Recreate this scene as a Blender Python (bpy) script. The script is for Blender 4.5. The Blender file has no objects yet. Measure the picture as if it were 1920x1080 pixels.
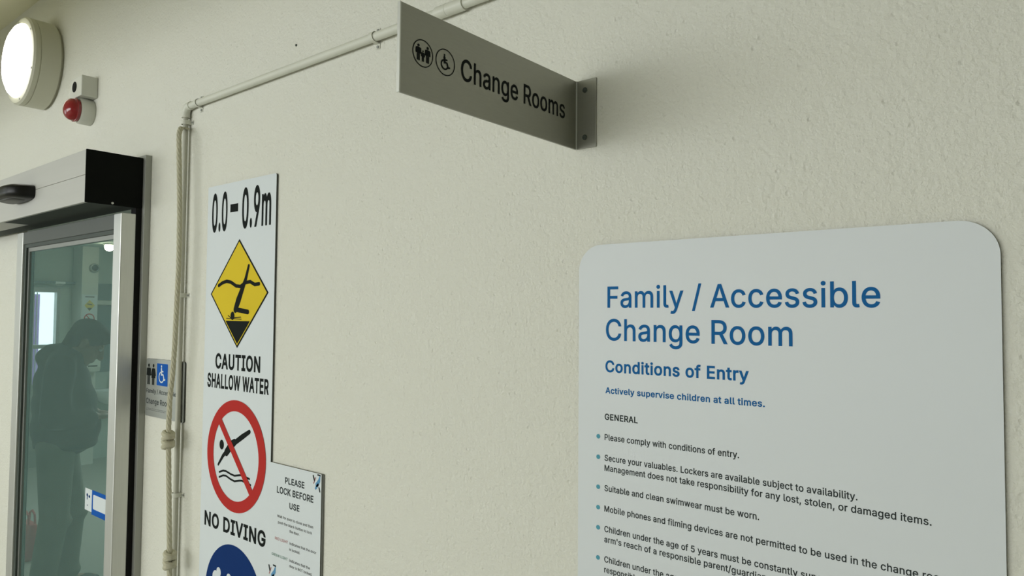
import bpy, bmesh, math, json
from mathutils import Vector, Matrix
from mathutils.geometry import delaunay_2d_cdt

# ------------------------------------------------------------------ camera, world, lights, exposure
SC = bpy.context.scene
COL = SC.collection
F_PX = 1332.757          # focal length in pixels of a 1920 px wide frame
YAW, PITCH, ROLL = 0.687569, 0.0392526, 0.00796393
cd = bpy.data.cameras.new('camera')
cd.sensor_fit = 'HORIZONTAL'; cd.sensor_width = 36.0
cd.lens = F_PX / 1920.0 * 36.0
cd.clip_start = 0.02; cd.clip_end = 100
cam = bpy.data.objects.new('camera', cd); COL.objects.link(cam)
cy, sy, cp, sp = math.cos(YAW), math.sin(YAW), math.cos(PITCH), math.sin(PITCH)
fw = Vector((-sy*cp, cy*cp, sp)); rt = Vector((cy, sy, 0)); up = rt.cross(fw)
r2 = rt*math.cos(ROLL) + up*math.sin(ROLL); u2 = -rt*math.sin(ROLL) + up*math.cos(ROLL)
M = Matrix.Identity(4)
for i in range(3):
    M[i][0] = r2[i]; M[i][1] = u2[i]; M[i][2] = -fw[i]
M[0][3], M[1][3], M[2][3] = 0.0, -1.15, 1.6
cam.matrix_world = M
SC.camera = cam

SC.view_settings.view_transform = 'Standard'
SC.view_settings.look = 'None'
SC.view_settings.gamma = 1.0
SC.view_settings.use_curve_mapping = False
SC.view_settings.exposure = 0.0

wd = bpy.data.worlds.new('overcast_sky'); SC.world = wd; wd.use_nodes = True
bg = wd.node_tree.nodes['Background']
bg.inputs[0].default_value = (0.86, 0.93, 1.0, 1); bg.inputs[1].default_value = 2.6

def area(name, loc, aim, sx, sy_, power, color):
    l = bpy.data.lights.new(name, 'AREA'); l.shape = 'RECTANGLE'; l.size = sx; l.size_y = sy_
    l.energy = power; l.color = color
    o = bpy.data.objects.new(name, l); COL.objects.link(o); o.location = loc
    o.rotation_euler = (Vector(aim) - Vector(loc)).to_track_quat('-Z', 'Y').to_euler()
    return o
area('added_hall_daylight', (-3.5, -6.35, 1.75), (-3.5, 0, 1.6), 6.4, 1.7, 150, (1.0, 0.995, 0.945))  # stands in an unseen window opening added to light the wall
area('added_side_daylight', (-9.4, -5.2, 1.9), (0, -3.6, 1.6), 2.2, 1.9, 12, (0.93, 1.0, 0.97))  # side opening, also unseen and added for its daylight
area('added_room_fill', (-5.6, 2.1, 2.28), (-5.6, 2.1, 0), 1.2, 0.6, 34, (0.95, 1.0, 0.97))  # unseen lamp added to brighten the room behind the glass

# ------------------------------------------------------------------ materials
def mat(name, col, rough=0.5, metal=0.0, var=0.03, vscale=8.0, bump=0.0, bscale=120.0, bdist=0.002,
        stretch=None, spec=0.5, coat=0.0, sheen=0.0):
    m = bpy.data.materials.new(name); m.use_nodes = True
    nt = m.node_tree; N = nt.nodes; Lk = nt.links
    b = N['Principled BSDF']
    b.inputs['Roughness'].default_value = rough; b.inputs['Metallic'].default_value = metal
    b.inputs['Specular IOR Level'].default_value = spec
    b.inputs['Coat Weight'].default_value = coat; b.inputs['Sheen Weight'].default_value = sheen
    tc = N.new('ShaderNodeTexCoord'); src = tc.outputs['Object']
    if stretch:
        mp = N.new('ShaderNodeMapping'); mp.inputs['Scale'].default_value = stretch
        Lk.new(src, mp.inputs['Vector']); src = mp.outputs['Vector']
    nz = N.new('ShaderNodeTexNoise'); nz.inputs['Scale'].default_value = vscale; nz.inputs['Detail'].default_value = 4
    Lk.new(src, nz.inputs['Vector'])
    mx = N.new('ShaderNodeMix'); mx.data_type = 'RGBA'
    mx.inputs[6].default_value = tuple(max(0, c*(1-var)) for c in col) + (1,)
    mx.inputs[7].default_value = tuple(min(1, c*(1+var)) for c in col) + (1,)
    Lk.new(nz.outputs['Fac'], mx.inputs[0]); Lk.new(mx.outputs[2], b.inputs['Base Color'])
    if bump:
        n2 = N.new('ShaderNodeTexNoise'); n2.inputs['Scale'].default_value = bscale; n2.inputs['Detail'].default_value = 3
        Lk.new(src, n2.inputs['Vector'])
        bp = N.new('ShaderNodeBump'); bp.inputs['Strength'].default_value = bump; bp.inputs['Distance'].default_value = bdist
        Lk.new(n2.outputs['Fac'], bp.inputs['Height']); Lk.new(bp.outputs['Normal'], b.inputs['Normal'])
    return m

def emit_mat(name, col, strength):
    m = bpy.data.materials.new(name); m.use_nodes = True
    b = m.node_tree.nodes['Principled BSDF']
    b.inputs['Base Color'].default_value = (*col, 1)
    b.inputs['Emission Color'].default_value = (*col, 1); b.inputs['Emission Strength'].default_value = strength
    return m

def glass_mat(name, tint, veil, veil_amt, rough=0.03):
    """thin tinted pane with reflected haze painted as a diffuse film: tinted see-through + a little matt film + clear surface reflection"""
    m = bpy.data.materials.new(name); m.use_nodes = True
    nt = m.node_tree; N = nt.nodes; Lk = nt.links
    for n in list(N): N.remove(n)
    out = N.new('ShaderNodeOutputMaterial')
    tr = N.new('ShaderNodeBsdfTransparent'); tr.inputs[0].default_value = (*tint, 1)
    df = N.new('ShaderNodeBsdfDiffuse'); df.inputs[0].default_value = (*veil, 1)
    gl = N.new('ShaderNodeBsdfGlossy'); gl.inputs['Roughness'].default_value = rough
    m1 = N.new('ShaderNodeMixShader'); m1.inputs[0].default_value = veil_amt
    Lk.new(tr.outputs[0], m1.inputs[1]); Lk.new(df.outputs[0], m1.inputs[2])
    m2 = N.new('ShaderNodeMixShader'); m2.inputs[0].default_value = 0.05
    Lk.new(m1.outputs[0], m2.inputs[1]); Lk.new(gl.outputs[0], m2.inputs[2])
    Lk.new(m2.outputs[0], out.inputs[0])
    return m

def stucco_mat():
    m = mat('painted_render', (0.722, 0.722, 0.642), rough=0.75, var=0.02, vscale=1.6, spec=0.25)
    nt = m.node_tree; N = nt.nodes; Lk = nt.links; b = N['Principled BSDF']
    tc = next(n for n in N if n.type == 'TEX_COORD')
    n1 = N.new('ShaderNodeTexNoise'); n1.inputs['Scale'].default_value = 120; n1.inputs['Detail'].default_value = 3; n1.inputs['Roughness'].default_value = 0.6
    n2 = N.new('ShaderNodeTexNoise'); n2.inputs['Scale'].default_value = 45; n2.inputs['Detail'].default_value = 2
    v = N.new('ShaderNodeTexVoronoi'); v.inputs['Scale'].default_value = 38
    for n in (n1, n2, v): Lk.new(tc.outputs['Object'], n.inputs['Vector'])
    pit = N.new('ShaderNodeMapRange'); pit.inputs[1].default_value = 0.03; pit.inputs[2].default_value = 0.16
    pit.inputs[3].default_value = -0.5; pit.inputs[4].default_value = 0.0
    Lk.new(v.outputs['Distance'], pit.inputs[0])
    a = N.new('ShaderNodeMath'); a.operation = 'ADD'; Lk.new(n1.outputs['Fac'], a.inputs[0])
    s = N.new('ShaderNodeMath'); s.operation = 'MULTIPLY'; s.inputs[1].default_value = 0.8; Lk.new(n2.outputs['Fac'], s.inputs[0])
    Lk.new(s.outputs[0], a.inputs[1])
    a2 = N.new('ShaderNodeMath'); a2.operation = 'ADD'; Lk.new(a.outputs[0], a2.inputs[0]); Lk.new(pit.outputs[0], a2.inputs[1])
    bp = N.new('ShaderNodeBump'); bp.inputs['Strength'].default_value = 0.5; bp.inputs['Distance'].default_value = 0.0075
    Lk.new(a2.outputs[0], bp.inputs['Height']); Lk.new(bp.outputs['Normal'], b.inputs['Normal'])
    return m

M_ = {
 'wall': stucco_mat(),
 'plain_wall': mat('hall_paint', (0.62, 0.63, 0.57), 0.8, bump=0.1),
 'ceiling': mat('ceiling_paint', (0.74, 0.72, 0.52), 0.85, bump=0.08, bscale=60),
 'floor': mat('wet_area_floor', (0.40, 0.39, 0.35), 0.5, var=0.12, vscale=30),
 'room': mat('change_room_paint', (0.46, 0.52, 0.47), 0.8),
 'dark_panel': mat('dark_panel', (0.10, 0.16, 0.17), 0.5),
 'alu': mat('brushed_aluminium', (0.62, 0.63, 0.60), 0.42, 0.75, var=0.06, vscale=20, stretch=(14, 14, 0.6)),
 'alu_dark': mat('dull_aluminium', (0.30, 0.31, 0.29), 0.45, 0.6, var=0.06, vscale=20, stretch=(14, 14, 0.6)),
 'track': mat('dark_header_grey', (0.085, 0.098, 0.088), 0.75, var=0.08, spec=0.1),
 'rail': mat('shaded_grey_rail', (0.125, 0.137, 0.127), 0.6, 0.1, spec=0.2),  # header's shadow put into the colour of the top rail
 'jamb': mat('grey_jamb', (0.36, 0.37, 0.335), 0.5, 0.4),
 'blade': mat('satin_silver_sheet', (0.34, 0.34, 0.295), 0.42, 0.72, var=0.06, vscale=40, stretch=(1, 1, 8)),
 'header': mat('anodised_cover', (0.52, 0.52, 0.485), 0.5, 0.15, var=0.03, stretch=(0.3, 8, 8)),
 'black': mat('black_plastic', (0.005, 0.006, 0.005), 0.7, var=0.1, spec=0.08),
 'black_gloss': mat('black_gloss_plastic', (0.006, 0.006, 0.005), 0.38, var=0.1, spec=0.3),
 'smoked': mat('smoked_lens', (0.06, 0.06, 0.055), 0.4, spec=0.3),
 'rubber': mat('black_rubber', (0.005, 0.005, 0.005), 0.7, spec=0.2),
 'gasket': mat('grey_gasket', (0.05, 0.065, 0.055), 0.6),
 'sign_white': mat('white_sign_face', (0.68, 0.73, 0.745), 0.5, var=0.01, spec=0.15),
 'board_white': mat('pale_grey_sign_face', (0.68, 0.72, 0.735), 0.45, var=0.01, spec=0.25),
 'sign_edge': mat('sign_edge_dark', (0.06, 0.065, 0.055), 0.6),
 'shadow_edge_grey': mat('shadow_edge_grey', (0.20, 0.205, 0.185), 0.6),  # shadow round the lock notice put into its edge colour
 'ink': mat('black_print', (0.012, 0.015, 0.014), 0.7, var=0.1, spec=0.06),
 'ink_soft': mat('dark_grey_print', (0.035, 0.043, 0.043), 0.7, var=0.1, spec=0.06),
 'ink_faint': mat('grey_print', (0.12, 0.125, 0.12), 0.7, var=0.1, spec=0.06),
 'blue_text': mat('blue_print', (0.013, 0.120, 0.33), 0.7, var=0.05, spec=0.06),
 'teal_dot': mat('teal_print', (0.10, 0.33, 0.42), 0.7, var=0.05, spec=0.06),
 'yellow': mat('yellow_print', (0.70, 0.53, 0.035), 0.7, var=0.04, spec=0.06),
 'red': mat('red_print', (0.46, 0.035, 0.030), 0.7, var=0.05, spec=0.06),
 'red_faint': mat('pale_red_print', (0.42, 0.16, 0.15), 0.7, spec=0.06),
 'green_faint': mat('pale_green_print', (0.16, 0.27, 0.22), 0.7, spec=0.06),
 'navy': mat('navy_print', (0.008, 0.035, 0.15), 0.7, var=0.05, spec=0.06),
 'access_blue': mat('access_blue_print', (0.012, 0.10, 0.42), 0.7, var=0.05, spec=0.06),
 'splash_blue': mat('splash_blue', (0.12, 0.30, 0.50), 0.7, spec=0.06),
 'steel_sign': mat('satin_steel_sign', (0.40, 0.42, 0.39), 0.4, 0.5, var=0.05, stretch=(1, 1, 10)),
 'lamp_body': mat('cream_lamp_housing', (0.56, 0.56, 0.45), 0.45, var=0.02),
 'diffuser': emit_mat('lit_opal_diffuser', (1.0, 0.985, 0.90), 6.0),
 'white_plastic': mat('off_white_plastic', (0.60, 0.61, 0.54), 0.45),
 'red_lens': mat('red_beacon_lens', (0.26, 0.010, 0.014), 0.18, var=0.1, coat=0.4),
 'conduit': mat('painted_conduit', (0.66, 0.67, 0.58), 0.4, bump=0.05, bscale=90),
 'conduit_warm': mat('grey_conduit', (0.45, 0.45, 0.37), 0.5),
 'rope': mat('rope_fibre', (0.52, 0.50, 0.37), 0.9, var=0.12, vscale=60, bump=0.5, bscale=160, stretch=(1, 1, 0.5)),
 'glass': glass_mat('green_glass_light_veil', (0.62, 0.78, 0.74), (0.27, 0.455, 0.42), 0.24),  # matt part of the mix paints light reflected off the pane
 'clear': glass_mat('clear_pane', (0.95, 0.97, 0.97), (0.5, 0.5, 0.5), 0.02),
 'jacket': mat('dark_jacket_cloth', (0.016, 0.022, 0.024), 0.85, var=0.2, bump=0.08, bscale=14, sheen=0.1),
 'trousers': mat('khaki_trouser_cloth', (0.27, 0.27, 0.235), 0.9, var=0.15, bump=0.3, bscale=30),
 'skin': mat('skin', (0.38, 0.23, 0.16), 0.55, var=0.08),
 'hair': mat('dark_hair', (0.030, 0.028, 0.022), 0.8, var=0.15, vscale=30, spec=0.1),
 'shoe': mat('dark_shoe', (0.02, 0.02, 0.02), 0.6),
 'eye': mat('eye_white', (0.7, 0.7, 0.68), 0.3),
 'ceramic': mat('white_ceramic', (0.75, 0.78, 0.78), 0.25),
 'pink': mat('pink_red_plastic', (0.55, 0.12, 0.13), 0.5, var=0.15),
 'purple': mat('lilac_banner', (0.50, 0.30, 0.72), 0.7, var=0.3, vscale=6),
 'downlight': emit_mat('lit_warm_lamp', (1.0, 0.86, 0.62), 30.0),
}

# ------------------------------------------------------------------ object helpers
def thing(name, label, cat, loc, group=None):
    o = bpy.data.objects.new(name, None); COL.objects.link(o); o.location = loc
    o.empty_display_size = 0.05
    o['label'] = label; o['category'] = cat
    if group: o['group'] = group
    return o

def origin(o):
    v = Vector((0, 0, 0))
    while o is not None:
        v += Vector(o.location); o = o.parent
    return v

def link(name, me, m, parent=None, label=None, smooth=False):
    """me is in world coordinates; link as one object under parent"""
    o = bpy.data.objects.new(name, me); COL.objects.link(o)
    for mm in (m if isinstance(m, (list, tuple)) else [m]): me.materials.append(mm)
    if parent is not None:
        me.transform(Matrix.Translation(-origin(parent))); o.parent = parent
    if label: o['label'] = label
    if smooth:
        for p in me.polygons: p.use_smooth = True
    return o

def finish(bm, name, m, parent=None, label=None, smooth=False, bevel=0.0, segs=2, normals=True):
    if bevel:
        es = [e for e in bm.edges if len(e.link_faces) == 2 and e.calc_face_angle(0) > 0.6]
        bmesh.ops.bevel(bm, geom=es, offset=bevel, segments=segs, affect='EDGES', profile=0.5)
    if normals: bmesh.ops.recalc_face_normals(bm, faces=bm.faces)
    me = bpy.data.meshes.new(name); bm.to_mesh(me); bm.free()
    o = link(name, me, m, parent, label, smooth)
    if smooth:
        me.set_sharp_from_angle(angle=math.radians(40))
    return o

def box_bm(lo, hi, bm=None):
    bm = bm or bmesh.new()
    c = [(lo[i] + hi[i]) / 2 for i in range(3)]; s = [hi[i] - lo[i] for i in range(3)]
    bmesh.ops.create_cube(bm, size=1, matrix=Matrix.Translation(c) @ Matrix.Diagonal((*s, 1)))
    return bm

def box(name, lo, hi, m, parent=None, bevel=0.0, label=None):
    return finish(box_bm(lo, hi), name, m, parent, label, bevel=bevel)

def lathe_bm(prof, axis_o, axis='Y', n=48, bm=None):
    """prof: list of (radius, distance along axis); axis -Y means distance towards -y"""
    bm = bm or bmesh.new(); rings = []
    ox, oy, oz = axis_o
    for r, d in prof:
        if r < 1e-6:
            p = {'Y': (ox, oy - d, oz), 'Z': (ox, oy, oz + d), 'X': (ox + d, oy, oz)}[axis]
            rings.append([bm.verts.new(p)])
            continue
        ring = []
        for i in range(n):
            a = 2*math.pi*i/n; c, s = r*math.cos(a), r*math.sin(a)
            p = {'Y': (ox + c, oy - d, oz + s), 'Z': (ox + c, oy + s, oz + d), 'X': (ox + d, oy + c, oz + s)}[axis]
            ring.append(bm.verts.new(p))
        rings.append(ring)
    for a, b in zip(rings[:-1], rings[1:]):
        for i in range(n):
            j = (i + 1) % n
            if len(a) == 1 and len(b) == 1: continue
            if len(a) == 1: bm.faces.new((a[0], b[j], b[i]))
            elif len(b) == 1: bm.faces.new((a[i], a[j], b[0]))
            else: bm.faces.new((a[i], a[j], b[j], b[i]))
    for ring in (rings[0], rings[-1]):
        if len(ring) > 1: bm.faces.new(ring)
    return bm

def tube_bm(pts, rad, n=12, bm=None, closed=False):
    """round tube along a polyline; rad is one radius or one per point"""
    bm = bm or bmesh.new()
    pts = [Vector(p) for p in pts]; N = len(pts)
    rad = rad if isinstance(rad, (list, tuple)) else [rad]*N
    t0 = (pts[1] - pts[0]).normalized()
    ref = Vector((0, 1, 0)) if abs(t0.y) < 0.9 else Vector((1, 0, 0))
    nrm = (ref - t0*ref.dot(t0)).normalized(); rings = []
    for i, p in enumerate(pts):
        if closed: t = (pts[(i+1) % N] - pts[i-1]).normalized()
        elif i == 0: t = t0
        elif i == N-1: t = (pts[-1] - pts[-2]).normalized()
        else: t = ((pts[i+1]-p).normalized() + (p-pts[i-1]).normalized()).normalized()
        nrm = (nrm - t*nrm.dot(t)).normalized(); bi = t.cross(nrm)
        rings.append([bm.verts.new(p + (nrm*math.cos(2*math.pi*k/n) + bi*math.sin(2*math.pi*k/n))*rad[i]) for k in range(n)])
    pairs = list(zip(rings[:-1], rings[1:])) + ([(rings[-1], rings[0])] if closed else [])
    for a, b in pairs:
        for k in range(n): bm.faces.new((a[k], a[(k+1) % n], b[(k+1) % n], b[k]))
    if not closed:
        bm.faces.new(rings[0][::-1]); bm.faces.new(rings[-1])
    return bm

# planes that flat work is drawn on: wall signs face -y, the projecting sign faces +x
def on_wall(y): return lambda u, v: Vector((u, y, v))
def on_side(x): return lambda u, v: Vector((x, u, v))

def poly_bm(pts, P, bm=None):
    bm = bm or bmesh.new()
    bm.faces.new([bm.verts.new(P(*p)) for p in pts])
    return bm

def _area(c): return sum(c[k][0]*c[(k+1) % len(c)][1] - c[(k+1) % len(c)][0]*c[k][1] for k in range(len(c)))/2
def _wind(p, c):
    """how many times an outline runs round a point, anticlockwise"""
    w = 0
    for k in range(len(c)):
        a, b = c[k-1], c[k]
        if (a[1] > p[1]) != (b[1] > p[1]):
            if p[0] < (b[0]-a[0])*(p[1]-a[1])/(b[1]-a[1]) + a[0]: w += 1 if b[1] > a[1] else -1
    return w
def fill(loops, eps, base=None):
    """triangles of the area the outlines wind round (overlaps merge, clockwise outlines cut holes)"""
    pts, fc = [], []
    for c in loops:
        fc.append(list(range(len(pts), len(pts)+len(c)))); pts += [Vector(p) for p in c]
    ov, _e, of, *_r = delaunay_2d_cdt(pts, [], fc, 0, eps)
    V = [tuple(p) for p in ov]; T = []
    for f in of:
        c0 = (sum(V[q][0] for q in f)/len(f), sum(V[q][1] for q in f)/len(f))
        if any(sum(_wind(c0, c) for c in ls) > 0 for ls in (loops, base or [])): T.append(tuple(f))
    return V, T

def flat(name, shapes, P, m, parent, label=None):
    """print: several outlines filled as one flat mesh"""
    V, T = fill([[(q[0]*1000, q[1]*1000) for q in (c if _area(c) > 0 else c[::-1])] for c in shapes], 1e-4)
    me = bpy.data.meshes.new(name)
    me.from_pydata([P(q[0]/1000, q[1]/1000) for q in V], [], T); me.update()
    return link(name, me, m, parent, label)

def disc(cx, cz, rx, rz=None, n=40):
    rz = rz or rx
    return [(cx + rx*math.cos(2*math.pi*i/n), cz + rz*math.sin(2*math.pi*i/n)) for i in range(n)]

def rect(x0, z0, x1, z1): return [(x0, z0), (x1, z0), (x1, z1), (x0, z1)]

def stroke(pts, w):
    """outline of a polyline drawn with round ends; w one width or one per point"""
    pts = [Vector(p) for p in pts]; N = len(pts)
    w = w if isinstance(w, (list, tuple)) else [w]*N
    L, R = [], []
    for i, p in enumerate(pts):
        d = (pts[min(i+1, N-1)] - pts[max(i-1, 0)]).normalized(); nn = Vector((-d.y, d.x))
        L.append(p + nn*w[i]/2); R.append(p - nn*w[i]/2)
    def cap(p, d, r):
        a0 = math.atan2(d.y, d.x)
        return [p + Vector((math.cos(a0 + math.pi/2 - math.pi*k/6), math.sin(a0 + math.pi/2 - math.pi*k/6)))*r for k in range(1, 6)]
    e = cap(pts[-1], pts[-1]-pts[-2], w[-1]/2); s = cap(pts[0], pts[0]-pts[1], w[0]/2)
    return [tuple(q) for q in L + e + R[::-1] + s]

def ring(name, cx, cz, rxo, rzo, rxi, rzi, P, m, parent, n=64, label=None):
    bm = bmesh.new()
    o = [bm.verts.new(P(*q)) for q in disc(cx, cz, rxo, rzo, n)]
    i_ = [bm.verts.new(P(*q)) for q in disc(cx, cz, rxi, rzi, n)]
    for k in range(n): bm.faces.new((o[k], o[(k+1) % n], i_[(k+1) % n], i_[k]))
    return finish(bm, name, m, parent, label)

def rounded(x0, z0, x1, z1, r, n=10, corners=(1, 1, 1, 1)):
    """corners: bottom left, bottom right, top right, top left"""
    out = []
    for (cx, cz, a0, on) in ((x0+r, z0+r, 180, corners[0]), (x1-r, z0+r, 270, corners[1]), (x1-r, z1-r, 0, corners[2]), (x0+r, z1-r, 90, corners[3])):
        if not on:
            out.append({180: (x0, z0), 270: (x1, z0), 0: (x1, z1), 90: (x0, z1)}[a0]); continue
        for k in range(n+1):
            a = math.radians(a0 + 90*k/n); out.append((cx + r*math.cos(a), cz + r*math.sin(a)))
    return out

def prism_bm(pts, P0, P1, bm=None):
    bm = bm or bmesh.new()
    a = [bm.verts.new(P0(*p)) for p in pts]; b = [bm.verts.new(P1(*p)) for p in pts]
    n = len(pts)
    bm.faces.new(a); bm.faces.new(b[::-1])
    for i in range(n): bm.faces.new((a[i], a[(i+1) % n], b[(i+1) % n], b[i]))
    return bm

def panel(name, pts, y0, y1, m_face, m_edge, parent, label=None):
    """sheet between depths y0 (front) and y1 (back): printed face, darker edge"""
    bm = prism_bm(pts, on_wall(y0), on_wall(y1))
    bmesh.ops.recalc_face_normals(bm, faces=bm.faces)
    for f in bm.faces: f.material_index = 0 if f.normal.y < -0.5 else 1
    return finish(bm, name, [m_face, m_edge], parent, label)

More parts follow.
